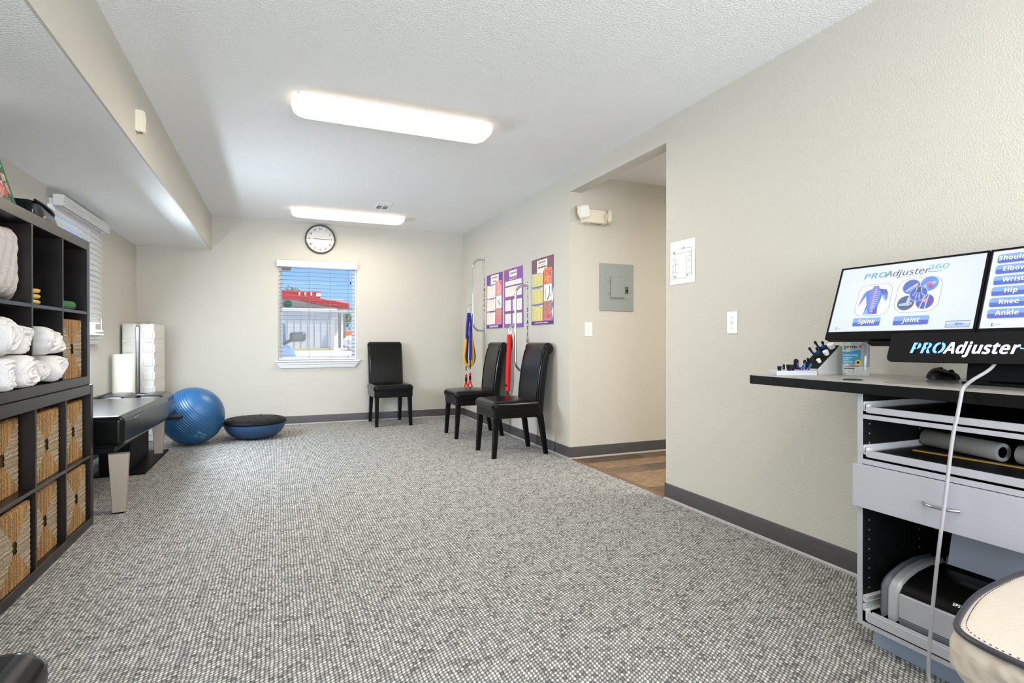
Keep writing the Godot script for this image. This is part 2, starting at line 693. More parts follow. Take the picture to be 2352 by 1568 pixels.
func carpet_material():
	# a woven loop pile: ribs 13 mm apart, one loop every 14 mm, set off by half a loop from rib to rib
	var n := 1024
	var ribs := 40
	var loops := 36
	var col := PackedByteArray()
	var hei := PackedByteArray()
	col.resize(n * n * 3)
	hei.resize(n * n)
	var tone := PackedFloat32Array()
	for i in ribs * loops:
		tone.append(rng.randf_range(0.82, 1.14) * (0.72 if rng.randf() < 0.08 else 1.0))
	var jit := PackedFloat32Array()
	for i in ribs + 1:
		jit.append(rng.randf_range(-0.12, 0.12))
	var grit := noise_image(512, 0.16, 71, 2).get_data()
	for y in n:
		for x in n:
			var fx := fposmod(float(x) * ribs / n + 0.07 * sin(TAU * 3.0 * y / n) + 0.05 * sin(TAU * (7.0 * y + 2.0 * x) / n), ribs)
			var rib := mini(int(fx), ribs - 1)
			var off := 0.5 if rib % 2 == 1 else 0.0
			var fy := fposmod(float(y) * loops / n + off + 0.07 * sin(TAU * (5.0 * x + 2.0 * y) / n) + jit[rib], loops)
			var lp := int(fy) % loops
			var dx := (fx - rib) - 0.5
			var dy = (fy - floor(fy)) - 0.5
			dy += dx * 0.55
			var d = dx * dx * 3.2 + dy * dy * 2.9
			var h: float = clamp(1.0 - d * 1.55, 0.0, 1.0)
			var g := grit[((y % 512) * 512 + (x % 512)) * 3] / 255.0
			var t: float = tone[rib * loops + lp]
			var v: float = (0.43 + 0.42 * sqrt(h)) * t * (0.72 + 0.56 * g)
			v = clamp(v, 0.05, 0.95)
			var k := (y * n + x)
			col[k * 3] = int(v * 250)
			col[k * 3 + 1] = int(v * 250)
			col[k * 3 + 2] = int(v * 243)
			hei[k] = int(255 * clamp(h * 0.8 + g * 0.2, 0.0, 1.0))
	var m := mat("carpet", Color(1, 1, 1), 0.95)
	m.albedo_texture = ImageTexture.create_from_image(Image.create_from_data(n, n, false, Image.FORMAT_RGB8, col))
	m.albedo_color = Color(0.97, 0.97, 0.98)
	relief(m, ImageTexture.create_from_image(Image.create_from_data(n, n, false, Image.FORMAT_L8, hei)), 0.2, Vector3.ONE / 0.52)

func more_materials():
	var m := mat("rim_dark", Color(0.235, 0.22, 0.21), 0.35)
	m = mat("clock_dial", Color(0.88, 0.87, 0.86), 0.5)
	m.clearcoat_enabled = true
	m.clearcoat = 1.0
	m.clearcoat_roughness = 0.03
	mat("slide_white", Color(0.82, 0.82, 0.82), 0.35)
	mat("pad_grey", Color(0.50, 0.50, 0.49), 0.2)
	mat("slat_shaded", Color(0.56, 0.57, 0.58), 0.6)  # white slats, with their backlit shade put into the colour
	for k in ["black_plastic", "black_satin", "rubber_black", "cabinet_inside", "shelf_inside", "counter_edge", "printer_black", "wood_black", "black_hole"]:
		M[k].metallic_specular = 0.25

# ---------------------------------------------------------------- the room
func V(x: float, y: float, z: float) -> Vector3:
	return Vector3(x, y, z)

func slabs(called, mat_, list):
	var s := S()
	for a in list:
		box(s, (a[0] + a[1]) / 2.0, (a[1] - a[0]).abs(), 0.0)
	return structure(put(s, called, mat_))

func build_shell():
	var w := 0.11
	slabs("floor", "carpet", [[V(XL - w, -0.12, ZB - w), V(XR + 0.02, 0, ZF + w)]])
	slabs("ceiling", "ceiling_paint", [[V(XL - w, H, ZB - w), V(4.4, H + 0.1, ZF + w)]])
	slabs("ceiling_soffit", "ceiling_paint", [[V(XL, SOF, ZB), V(SOX - 0.012, H, ZF)]])
	slabs("wall_soffit", "wall_paint", [[V(SOX - 0.012, SOF, ZB), V(SOX, H, ZF)]])
	var dz0 := -4.25
	var dz1 := -2.958
	var dh := 2.289
	slabs("wall_right", "wall_paint", [[V(XR, -0.1, ZB - w), V(XR + w, H, dz0)], [V(XR, dh, dz0), V(XR + w, H, dz1)], [V(XR, -0.1, dz1), V(XR + w, H, ZF + w)]])
	slabs("wall_hall", "wall_paint", [[V(XR + w, -0.1, dz0 - w), V(4.4, H, dz0)], [V(4.3, -0.1, dz0), V(4.4, H, -0.9)], [V(XR + w, -0.1, -0.9), V(4.4, H, -0.8)]])
	var fl = slabs("floor", "black_satin", [[V(XR + 0.02, -0.12, dz0), V(4.3, -0.006, -0.9)]])
	# the planks of the hallway, each a board of its own
	var k := 0
	var zz := dz0
	var ends := [[2.34, 2.957, 4.3], [2.34, 3.45, 4.3], [2.34, 2.72, 3.9], [2.34, 3.15, 4.3], [2.34, 3.62, 4.3], [2.34, 2.90, 4.1], [2.34, 3.35, 4.3], [2.34, 2.75, 4.3]]
	for r in ends:
		for j in r.size() - 1:
			span(fl, "plank", "plank_%d" % ([1, 0, 2, 3, 0, 1, 2, 3, 2, 0, 1, 3, 0, 2, 3, 1][k % 16]), V(r[j] + 0.0008, -0.006, zz + 0.0008), V(r[j + 1] - 0.0008, 0.0, zz + 0.2042), 0.0012)
			k += 1
		zz += 0.205
	var th := S()
	tube(th, [V(XR + 0.028, -0.001, dz0), V(XR + 0.028, -0.001, dz1)], 0.009, 10)
	box(th, V(XR + 0.02, 0.0, (dz0 + dz1) / 2), V(0.03, 0.006, dz1 - dz0), 0.002)
	structure(put(th, "trim_1", "oak_strip"))
	# back wall with the window, left wall with the window behind the shelf, wall behind the camera with the shop window
	slabs("wall_back", "wall_paint", [[V(XL - w, -0.1, ZB - w), V(0.0, H, ZB)], [V(0.915, -0.1, ZB - w), V(XR, H, ZB)], [V(0.0, -0.1, ZB - w), V(0.915, 0.765, ZB)], [V(0.0, 1.955, ZB - w), V(0.915, H, ZB)]])
	slabs("wall_left", "wall_paint", [[V(XL - w, -0.1, ZB), V(XL, H, -5.77)], [V(XL - w, -0.1, -4.70), V(XL, H, ZF)], [V(XL - w, -0.1, -5.77), V(XL, 1.065, -4.70)], [V(XL - w, 1.985, -5.77), V(XL, H, -4.70)]])
	slabs("wall_front", "wall_paint", [[V(XL, -0.1, ZF), V(-0.8, H, ZF + w)], [V(1.9, -0.1, ZF), V(XR, H, ZF + w)], [V(-0.8, -0.1, ZF), V(1.9, 0.35, ZF + w)], [V(-0.8, 2.15, ZF), V(1.9, H, ZF + w)]])
	# rubber cove base, its toe painted paler for the light it catches
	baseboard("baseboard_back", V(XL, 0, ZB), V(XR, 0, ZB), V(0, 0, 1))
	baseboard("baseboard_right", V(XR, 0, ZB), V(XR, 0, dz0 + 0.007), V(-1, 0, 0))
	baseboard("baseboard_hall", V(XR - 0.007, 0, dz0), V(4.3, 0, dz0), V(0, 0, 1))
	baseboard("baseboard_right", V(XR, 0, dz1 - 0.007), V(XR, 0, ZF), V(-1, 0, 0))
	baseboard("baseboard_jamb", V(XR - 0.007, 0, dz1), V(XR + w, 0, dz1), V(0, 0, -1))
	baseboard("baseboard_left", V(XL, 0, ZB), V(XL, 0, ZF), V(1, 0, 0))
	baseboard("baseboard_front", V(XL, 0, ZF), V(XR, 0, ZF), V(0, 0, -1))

func baseboard(called, a: Vector3, b: Vector3, out: Vector3):
	var t := (b - a).normalized()
	var x := Transform3D(Basis(out, Vector3.UP, t if out.cross(Vector3.UP).dot(t) > 0 else -t), (a + b) / 2.0)
	var s := S()
	extrude(s, PackedVector2Array([Vector2(0, 0.009), Vector2(0.006, 0.009), Vector2(0.006, 0.092), Vector2(0.004, 0.100), Vector2(0, 0.101)]), (b - a).length(), x)
	var o = structure(put(s, called, "base_rubber"))
	var q := S()
	extrude(q, PackedVector2Array([Vector2(0, 0.0), Vector2(0.017, 0.0), Vector2(0.016, 0.004), Vector2(0.008, 0.008), Vector2(0.006, 0.0125), Vector2(0, 0.0125)]), (b - a).length(), x)
	put(q, "toe", "base_toe_lit", o)
	return o

# ---------------------------------------------------------------- windows and blinds
func frame_rect(s, lo: Vector2, hi: Vector2, w: float, d0: float, d1: float, x: Transform3D):
	# four bars round a rectangle in the xy plane of x, from depth d0 to d1
	for a in [[lo, Vector2(lo.x + w, hi.y)], [Vector2(hi.x - w, lo.y), hi], [Vector2(lo.x + w, lo.y), Vector2(hi.x - w, lo.y + w)], [Vector2(lo.x + w, hi.y - w), Vector2(hi.x - w, hi.y)]]:
		var p: Vector2 = (a[0] + a[1]) / 2.0
		var q: Vector2 = a[1] - a[0]
		box(s, x * Vector3(p.x, p.y, (d0 + d1) / 2), Vector3(q.x, q.y, d1 - d0), 0.002, x.basis)

func window_unit(called, x: Transform3D, wd: float, y0: float, y1: float):
	# x: origin at the opening's lower left corner seen from inside, x to the right, z into the room
	var s := S()
	frame_rect(s, Vector2(0, y0), Vector2(wd, y1), 0.022, -0.105, -0.03, x)
	var o = structure(put(s, called, "vinyl_white"))
	var mid := y0 + (y1 - y0) * 0.495
	s = S()
	frame_rect(s, Vector2(0.02, mid), Vector2(wd - 0.02, y1 - 0.02), 0.026, -0.10, -0.08, x)
	var up = put(s, "upper_sash", "vinyl_white", o)
	s = S()
	box(s, x * Vector3(wd / 2, (mid + y1) / 2, -0.09), Vector3(wd - 0.08, y1 - mid - 0.06, 0.004), 0.0, x.basis)
	put(s, "pane", "glass_pane", up)
	s = S()
	frame_rect(s, Vector2(0.02, y0 + 0.02), Vector2(wd - 0.02, mid + 0.042), 0.036, -0.078, -0.052, x)
	var low = put(s, "lower_sash", "vinyl_white", o)
	s = S()
	box(s, x * Vector3(wd / 2, (mid + y0) / 2 + 0.03, -0.065), Vector3(wd - 0.10, mid - y0 - 0.07, 0.004), 0.0, x.basis)
	put(s, "pane", "glass_pane", low)
	return o

func sill_unit(called, x: Transform3D, wd: float, y: float):
	# stool and moulded apron with mitred ends
	var s := S()
	extrude(s, PackedVector2Array([Vector2(-0.032, y), Vector2(wd + 0.032, y), Vector2(wd + 0.032, y - 0.022), Vector2(wd - 0.028, y - 0.092), Vector2(0.028, y - 0.092), Vector2(-0.032, y - 0.022)]), 0.022, x * Transform3D(Basis(), Vector3(0, 0, 0.011)), 0.003)
	for k in 3:
		var yy := y - 0.010 - k * 0.030
		var inx := 0.0 if k == 0 else 0.022 * k
		box(s, x * Vector3(wd / 2, yy, 0.022 + 0.008 * (2 - k)), Vector3(wd + 0.066 - 2 * inx, 0.016, 0.030 - 0.008 * k), 0.004, x.basis)
	box(s, x * Vector3(wd / 2, y - 0.010, -0.02), Vector3(wd, 0.02, 0.06), 0.002, x.basis)
	return structure(put(s, called, "trim_white"))

func blind(called, label, x: Transform3D, wd: float, y0: float, y1: float, pitch: float, tilt: float, cords: Array, z: float, paint: String):
	var base: Vector3 = x * Vector3(wd / 2, y0, z)
	var o = thing(called, label, "blind", base, 0.0, "", true)
	var s := S()
	# moulded valance board
	box(s, x * Vector3(wd / 2, y1 + 0.035, z + 0.058), Vector3(wd + 0.03, 0.075, 0.012), 0.003, x.basis)
	for k in 3:
		box(s, x * Vector3(wd / 2, y1 + 0.012 + k * 0.024, z + 0.066), Vector3(wd + 0.03, 0.012, 0.008), 0.003, x.basis)
	for e in [-0.009, wd + 0.009]:
		box(s, x * Vector3(e, y1 + 0.035, z + 0.03), Vector3(0.012, 0.075, 0.056), 0.003, x.basis)
	put(s, "valance", "trim_white", o)
	s = S()
	box(s, x * Vector3(wd / 2, y1 + 0.028, z), Vector3(wd - 0.012, 0.04, 0.05), 0.002, x.basis)
	put(s, "headrail", "trim_white", o)
	var n := int((y1 - y0 - 0.02) / pitch)
	for i in n:
		s = S()
		box(s, x * Vector3(wd / 2, y1 - 0.01 - i * pitch, z), Vector3(wd - 0.02, 0.0016, 0.049), 0.0005, x.basis * Basis(Vector3.RIGHT, tilt))
		put(s, "slat", paint, o)
	s = S()
	box(s, x * Vector3(wd / 2, y0 + 0.014, z), Vector3(wd - 0.02, 0.018, 0.05), 0.003, x.basis)
	put(s, "bottom_rail", "trim_white", o)
	for c in cords:
		s = S()
		for e in [-0.026, 0.026]:
			tube(s, [x * Vector3(wd * c, y0 + 0.02, z + e), x * Vector3(wd * c, y1 + 0.01, z + e)], 0.0011, 5)
		put(s, "ladder_cord", paint, o)
	return o

func build_windows():
	var xb := Transform3D(Basis(), V(0.0, 0, ZB))
	window_unit("window_1", xb, 0.915, 0.765, 1.955)
	sill_unit("trim_2", xb, 0.915, 0.772)
	var wb = blind("window_blind", "horizontal blind with open slats over the window beneath the clock", xb, 0.905, 0.775, 1.90, 0.0478, 0.0, [0.05, 0.39, 0.66, 0.90], -0.022, "slat_shaded")
	T(wb, "cord_tip", "black_plastic", [V(0.838, 1.745, ZB + 0.010), V(0.838, 1.715, ZB + 0.010)], [0.005, 0.008], 8)
	T(wb, "pull_cord", "trim_white", [V(0.838, 1.90, ZB + 0.010), V(0.838, 1.745, ZB + 0.010)], 0.0012, 5)
	var xl := Transform3D(Basis(Vector3.UP, PI / 2), V(XL, 0, -4.70))
	window_unit("window_2", xl, 1.07, 1.065, 1.985)
	sill_unit("trim_3", xl, 1.07, 1.075)
	blind("window_blind", "white horizontal blind of the window behind the cube shelves", xl, 1.09, 1.08, 1.935, 0.044, 1.15, [0.08, 0.5, 0.93], 0.03, "trim_white")
	# shop window behind the camera
	var xf := Transform3D(Basis(Vector3.UP, PI), V(1.9, 0, ZF))
	var s := S()
	frame_rect(s, Vector2(0, 0.35), Vector2(2.7, 2.15), 0.05, -0.10, -0.04, xf)
	box(s, xf * V(1.35, 1.25, -0.07), V(0.05, 1.72, 0.05), 0.002, xf.basis)
	var o = structure(put(s, "window_3", "vinyl_white"))
	for k in 2:
		s = S()
		box(s, xf * V(0.70 + 1.30 * k, 1.25, -0.07), V(1.24, 1.68, 0.006), 0.0, xf.basis)
		put(s, "pane", "glass_pane", o)

# ---------------------------------------------------------------- what the back window shows
func build_outdoors():
	var ground := func(z: float) -> float: return -0.15 + 0.6 * clamp((-z - 7.4) / 34.0, 0.0, 1.0)
	var s := S()
	quad(s, V(-40, -0.15, ZB - 0.12), V(40, -0.15, ZB - 0.12), V(40, 0.45, -41.4), V(-40, 0.45, -41.4), V(0, 1, 0.02).normalized())
	quad(s, V(-40, 0.45, -41.4), V(40, 0.45, -41.4), V(40, 0.45, -120), V(-40, 0.45, -120), V(0, 1, 0))
	quad(s, V(-60, -0.15, ZB - 0.12), V(XL - 0.2, -0.15, ZB - 0.12), V(XL - 0.2, -0.15, 40), V(-60, -0.15, 40), V(0, 1, 0))
	quad(s, V(XL - 0.2, -0.15, ZF + 0.2), V(60, -0.15, ZF + 0.2), V(60, -0.15, 40), V(XL - 0.2, -0.15, 40), V(0, 1, 0))
	structure(put(s, "floor_parking", "out_paving"))
	# building across the lot: pale walls, red metal roof bands, a grey sided annex in front
	var o = thing("shop_building", "pale building with red roof bands seen through the back window", "building", V(-1.5, 0.45, -44), 0.0, "", true)
	span(o, "wall", "out_wall", V(-12, 0.45, -50), V(4.6, 4.05, -44), 0.01)
	E(o, "roof_band", "out_red", [Vector2(-12, 4.5), Vector2(0.3, 4.39), Vector2(3.0, 4.04), Vector2(4.95, 3.74), Vector2(4.95, 3.42), Vector2(3.0, 3.78), Vector2(0.3, 3.97), Vector2(-12, 4.1)], 0.5, Transform3D(Basis(), V(0, 0, -43.9)), 0.02)
	E(o, "roof_band", "out_red_dark", [Vector2(1.35, 3.90), Vector2(3.0, 3.74), Vector2(4.95, 3.42), Vector2(4.95, 3.30), Vector2(2.6, 3.62)], 0.7, Transform3D(Basis(), V(0, 0, -43.6)), 0.02)
	span(o, "parapet", "out_red", V(-6, 4.2, -46), V(3.0, 4.68, -45), 0.02)
	for k in 3:
		span(o, "parapet_post", "out_white", V(1.42 + 0.42 * k, 4.36, -44.99), V(1.54 + 0.42 * k, 4.62, -44.9), 0.01)
	E(o, "gable_sign", "out_white", [Vector2(2.66, 4.28), Vector2(3.0, 4.28), Vector2(3.0, 4.5), Vector2(2.83, 4.62), Vector2(2.66, 4.5)], 0.06, Transform3D(Basis(), V(0, 0, -44.9)))
	s = S()
	lathe(s, [Vector2(0.0, 0.0), Vector2(0.28, 0.0), Vector2(0.28, 0.06), Vector2(0.0, 0.06)], 28, Transform3D(Basis(Vector3.RIGHT, PI / 2), V(0.66, 3.62, -43.99)))
	put(s, "round_sign", "out_green", o)
	var an = thing("shed", "grey ribbed metal shed in front of the red roofed building", "shed", V(0.5, 0.45, -40), 0.0, "", true)
	span(an, "wall", "out_siding", V(-8, 0.45, -43), V(3.55, 2.98, -40), 0.02)
	for k in 17:
		span(an, "rib", "out_siding", V(-3.6 + 0.42 * k, 0.5, -39.99), V(-3.55 + 0.42 * k, 2.96, -39.95), 0.01)
	span(an, "eave", "out_white", V(-8.1, 2.95, -43.1), V(3.7, 3.12, -39.8), 0.02)
	# porch posts and the things at its end
	for k in 2:
		var p = B(null, "porch_post", "out_dark", V(3.85 + 0.42 * k, 1.75, -39.5 - k), V(0.16, 2.6, 0.16), 0.01)
		tag(p, ["dark porch post next to the grey shed", "dark porch post beside the tree"][k], "post")
	tag(span(null, "rubbish_skip", "out_orange", V(4.75, 0.45, -47), V(5.6, 1.75, -45.5), 0.06), "orange skip standing beneath the tree across the lot", "skip")
	tag(span(null, "parked_van", "out_white", V(3.9, 0.45, -38), V(6.5, 1.28, -36), 0.25), "white low parked van beside the porch posts", "van")
	tag(span(null, "grass_verge", "out_grass", V(-8, 0.30, -37.2), V(3.2, 0.48, -36.4), 0.04), "dry grass verge along the foot of the grey shed", "verge")
	tree("street_tree", "green street tree behind the porch posts", V(5.4, 0.45, -53), 3.5, 1.3, 3)
	tree("roof_tree", "tree crown rising over the red roof", V(1.2, 0.45, -58), 6.6, 1.0, 5)
	# tan fascia corner seen at the top of the pane
	tag(span(null, "eave_board", "out_brick", V(-2.0, 1.93, -7.95), V(0.158, 1.985, -7.385), 0.006), "tan eave board in the upper corner of the back window", "board")
	car()

func tree(called, label, at, h, r, sd):
	var o = thing(called, label, "tree", at, 0.0)
	T(o, "trunk", "out_trunk", [V(0, 0, 0), V(0.05, h * 0.5, 0), V(0, h * 0.8, 0)], [0.14, 0.11, 0.07], 8)
	var g := RandomNumberGenerator.new()
	g.seed = sd
	var s := S()
	for i in 900:
		var d = Vector3(g.randfn(), g.randfn() * 0.8, g.randfn()).normalized() * r * pow(g.randf(), 0.35)
		var c = V(0, h * 0.72, 0) + d
		var n = (d + Vector3(g.randfn(), g.randfn(), g.randfn()) * 0.4).normalized()
		var b := frame_along(n)
		var w := g.randf_range(0.06, 0.13)
		quad(s, c - b.x * w, c - b.y * w * 0.6, c + b.x * w, c + b.y * w * 0.6, n)
	var f = put(s, "foliage", "out_leaf", o)
	f.set_meta("kind", "stuff")

func car():
	var o = thing("car", "grey blue parked car with a black door mirror outside the back window", "car", V(-0.62, -0.09, -11.2), 0.0, "", true)
	var y0 := -0.09
	# side outline (z forward to the room, y up), drawn out across x
	var body := [Vector2(-2.2, 0.32), Vector2(2.1, 0.32), Vector2(2.2, 0.55), Vector2(2.1, 0.83), Vector2(1.95, 0.90), Vector2(0.75, 1.02), Vector2(-2.15, 1.0), Vector2(-2.28, 0.7)]
	var x := Transform3D(Basis(Vector3(0, 0, 1), Vector3.UP, Vector3(-1, 0, 0)), V(-0.62, y0, -11.2))
	E(o, "body", "car_blue", body, 1.78, x, 0.10)
	E(o, "cabin", "car_glass", [Vector2(0.75, 1.0), Vector2(0.05, 1.48), Vector2(-1.5, 1.50), Vector2(-2.1, 1.0)], 1.5, x, 0.10)
	E(o, "roof", "car_blue", [Vector2(0.10, 1.44), Vector2(0.0, 1.51), Vector2(-1.45, 1.53), Vector2(-1.6, 1.46)], 1.46, x, 0.03)
	for p in [1.35, -1.45]:
		for e in [-1.46, 0.20]:
			L(o, "wheel", "car_black", [Vector2(0, -0.1), Vector2(0.30, -0.1), Vector2(0.33, -0.06), Vector2(0.33, 0.06), Vector2(0.30, 0.1), Vector2(0, 0.1)], V(e - 0.02, y0 + 0.33, -11.2 + p), 24, Basis(Vector3(0, 0, 1), PI / 2))
	for e in [-1.0, 1.0]:
		var s := S()
		cushion(s, V(-0.62 + e * 0.94, y0 + 1.16, -10.55), V(0.27, 0.17, 0.12), 0.055)
		var mm = put(s, "door_mirror", "car_black", o)
		T(mm, "stalk", "car_black", [V(-0.62 + e * 0.70, y0 + 1.04, -10.6), V(-0.62 + e * 0.86, y0 + 1.12, -10.57)], 0.03, 8)

# ---------------------------------------------------------------- ceiling
func ceiling_light(label, at: Vector3, length: float, width: float, energy: float, tint: Color, turn := 0.0):
	# a wrap-round fluorescent: pan, moulded acrylic wrap, the light of the tubes just under it
	var o = thing("ceiling_light", label, "light", at, turn, "wraparound ceiling lights")
	B(o, "pan", "trim_white", V(0, -0.010, 0), V(length - 0.06, 0.02, width - 0.02), 0.003)
	var s := S()
	var rows := []
	var r := 0.085                                   # corner radius in plan
	for k in 8:
		var t := float(k) / 7.0
		var ins := 0.045 * (1.0 - sqrt(max(0.0, 1.0 - t * t)))
		rows.append([rounded(length - 2 * ins, width - 2 * ins, r - ins * 0.5, 6), -0.018 - 0.062 * t, t])
	for k in 7:
		var a = rows[k]
		var b = rows[k + 1]
		var m: int = a[0].size()
		for i in m:
			var j := (i + 1) % m
			var n1 := Vector3((a[0][i] - a[0][j]).orthogonal().x, 0, (a[0][i] - a[0][j]).orthogonal().y).normalized()
			if n1.dot(V(a[0][i].x, 0, a[0][i].y)) < 0:
				n1 = -n1
			var na = (n1 * (1.0 - a[2]) + Vector3.DOWN * (a[2] + 0.1)).normalized()
			var nb = (n1 * (1.0 - b[2]) + Vector3.DOWN * (b[2] + 0.1)).normalized()
			var p := [V(a[0][i].x, a[1], a[0][i].y), V(a[0][j].x, a[1], a[0][j].y), V(b[0][j].x, b[1], b[0][j].y), V(b[0][i].x, b[1], b[0][i].y)]
			tri(s, p[0], p[1], p[2], na, na, nb)
			tri(s, p[0], p[2], p[3], na, nb, nb)
	var last = rows[7]
	for i in last[0].size():
		var j: int = (i + 1) % last[0].size()
		tri(s, V(0, last[1] - 0.004, 0), V(last[0][i].x, last[1], last[0][i].y), V(last[0][j].x, last[1], last[0][j].y), Vector3.DOWN, Vector3.DOWN, Vector3.DOWN)
	put(s, "light_diffuser", "lamp_glow", o)
	for e in [-0.2, 0.12]:
		B(o, "clip", "trim_white", V(length * e, -0.016, width / 2 + 0.001), V(0.012, 0.012, 0.006), 0.001)
	var l := AreaLight3D.new()
	l.name = "light_of_the_tubes"
	l.area_size = Vector2(length - 0.1, width - 0.05)
	l.light_color = tint
	l.light_energy = energy
	l.area_range = 30.0
	l.shadow_enabled = true
	o.add_child(l)
	l.position = V(0, -0.09, 0)
	l.rotation_degrees = V(-90, 0, 0)
	return o

func build_ceiling_things():
	var warm := Color(1.0, 0.94, 0.85)
	ceiling_light("long white ceiling light over the middle of the carpet", V(0.695, H, -3.545), 1.24, 0.27, LAMP, warm, 0.02)
	ceiling_light("long white ceiling light between the clock and the ceiling vent", V(0.74, H, -6.50), 1.22, 0.27, LAMP * 0.55, warm, 0.0)
	ceiling_light("long white ceiling light above the countertop", V(0.70, H, -0.55), 1.24, 0.27, LAMP * 0.4, warm, 0.0)
	ceiling_light("long white ceiling light in the hallway", V(3.3, H, -2.2), 1.24, 0.27, LAMP * 1.6, Color(1.0, 0.97, 0.93), PI / 2)
	# supply vent
	var o = thing("ceiling_vent", "small white slotted air vent in the ceiling", "vent", V(1.028, H, -6.02), 0.0)
	var s := S()
	frame_rect(s, Vector2(-0.075, -0.155), Vector2(0.075, 0.155), 0.018, 0.0, 0.008, Transform3D(Basis(Vector3.RIGHT, PI / 2), Vector3.ZERO))
	put(s, "frame", "trim_white", o)
	B(o, "backing", "panel_grey", V(0, -0.001, 0), V(0.118, 0.001, 0.275), 0.0)
	for k in 7:
		B(o, "louvre", "trim_white", V(0, -0.005, -0.12 + 0.04 * k), V(0.115, 0.002, 0.024), 0.0005, Basis(Vector3.RIGHT, 0.35 if k < 4 else -0.35))
	B(o, "centre_bar", "trim_white", V(0, -0.006, 0), V(0.012, 0.004, 0.275), 0.001)
	# motion sensor on the soffit's face
	o = thing("motion_sensor", "small white motion sensor on the soffit face", "sensor", V(SOX, 2.195, -3.57), 0.0)
	E(o, "body", "ivory_plastic", [Vector2(0, -0.034), Vector2(0.030, -0.030), Vector2(0.040, -0.012), Vector2(0.040, 0.012), Vector2(0.030, 0.030), Vector2(0, 0.034)], 0.115, Transform3D(Basis(Vector3.RIGHT, PI / 2), V(0, 0, 0)), 0.004)
	B(o, "lens", "switch_white", V(0.0395, 0.010, 0), V(0.004, 0.05, 0.022), 0.002)
	B(o, "grille", "panel_dark", V(0.018, -0.058, 0.0), V(0.016, 0.002, 0.02), 0.0005)

# ---------------------------------------------------------------- chairs
func build_chairs():
	var o = thing("dining_chair", "black leather chair standing alone against the back wall", "chair", V(1.258, 0, -6.92), 0.03, "black scroll back chairs")
	# seat: a plump cushion over a deep apron
	var s := S()
	cushion(s, V(0, 0.445, 0.035), V(0.465, 0.085, 0.46), 0.035, 0.022)
	put(s, "seat", "leather_black", o)
	s = S()
	cushion(s, V(0, 0.388, 0.03), V(0.455, 0.10, 0.445), 0.014)
	put(s, "apron", "leather_black", o)
	# back: scrolled outline (z back, y up), drawn out across the width
	var pl := PackedVector2Array()
	var front := [Vector2(-0.155, 0.345), Vector2(-0.160, 0.46), Vector2(-0.172, 0.60), Vector2(-0.190, 0.74), Vector2(-0.214, 0.86), Vector2(-0.232, 0.925)]
	for p in front:
		pl.append(p)
	for k in 9:
		var a := deg_to_rad(20 + 26 * k)
		pl.append(Vector2(-0.285 + 0.052 * cos(a), 0.945 + 0.052 * sin(a)))
	for p in [Vector2(-0.296, 0.885), Vector2(-0.280, 0.80), Vector2(-0.262, 0.66), Vector2(-0.244, 0.50), Vector2(-0.232, 0.345)]:
		pl.append(p)
	s = S()
	extrude(s, pl, 0.425, Transform3D(Basis(Vector3(0, 0, 1), Vector3.UP, Vector3(-1, 0, 0)), Vector3.ZERO), 0.022, 0.6)
	var bk = put(s, "backrest", "leather_black", o)
	for e in [-0.2, 0.2]:
		var seam := []
		for p in front.slice(1):
			seam.append(V(e * 0.95, p.y, p.x + 0.0025))
		T(bk, "piping", "leather_black", smooth_path(seam, 4), 0.0035, 6)
	for e in [-1.0, 1.0]:
		leg(o, V(e * 0.195, 0.345, 0.222), V(e * 0.202, 0.0, 0.245), 0.023, 0.017)
		leg(o, V(e * 0.180, 0.36, -0.205), V(e * 0.186, 0.0, -0.262), 0.023, 0.017)
	B(o, "stretcher", "wood_black", V(0, 0.335, -0.19), V(0.36, 0.02, 0.02), 0.003)
	copy_of(o, "black leather chair in front of the two purple posters", V(1.945, 0, -5.76), -PI / 2 - 0.02)
	copy_of(o, "black leather chair below the poster with yellow panels", V(1.955, 0, -4.72), -PI / 2 + 0.015)

func leg(o, a: Vector3, b: Vector3, ra: float, rb: float, mat_ = "wood_black"):
	var s := S()
	for k in 4:
		var q := []
		var c := [Vector2(-1, -1), Vector2(1, -1), Vector2(1, 1), Vector2(-1, 1)]
		var p: Vector2 = c[k]
		var r: Vector2 = c[(k + 1) % 4]
		q = [a + V(p.x * ra, 0, p.y * ra), a + V(r.x * ra, 0, r.y * ra), b + V(r.x * rb, 0, r.y * rb), b + V(p.x * rb, 0, p.y * rb)]
		var m := (p + r) / 2
		quad(s, q[0], q[1], q[2], q[3], V(m.x, 0.02, m.y).normalized())
	quad(s, b + V(-rb, 0, -rb), b + V(rb, 0, -rb), b + V(rb, 0, rb), b + V(-rb, 0, rb), Vector3.DOWN)
	return put(s, "leg", mat_, o)

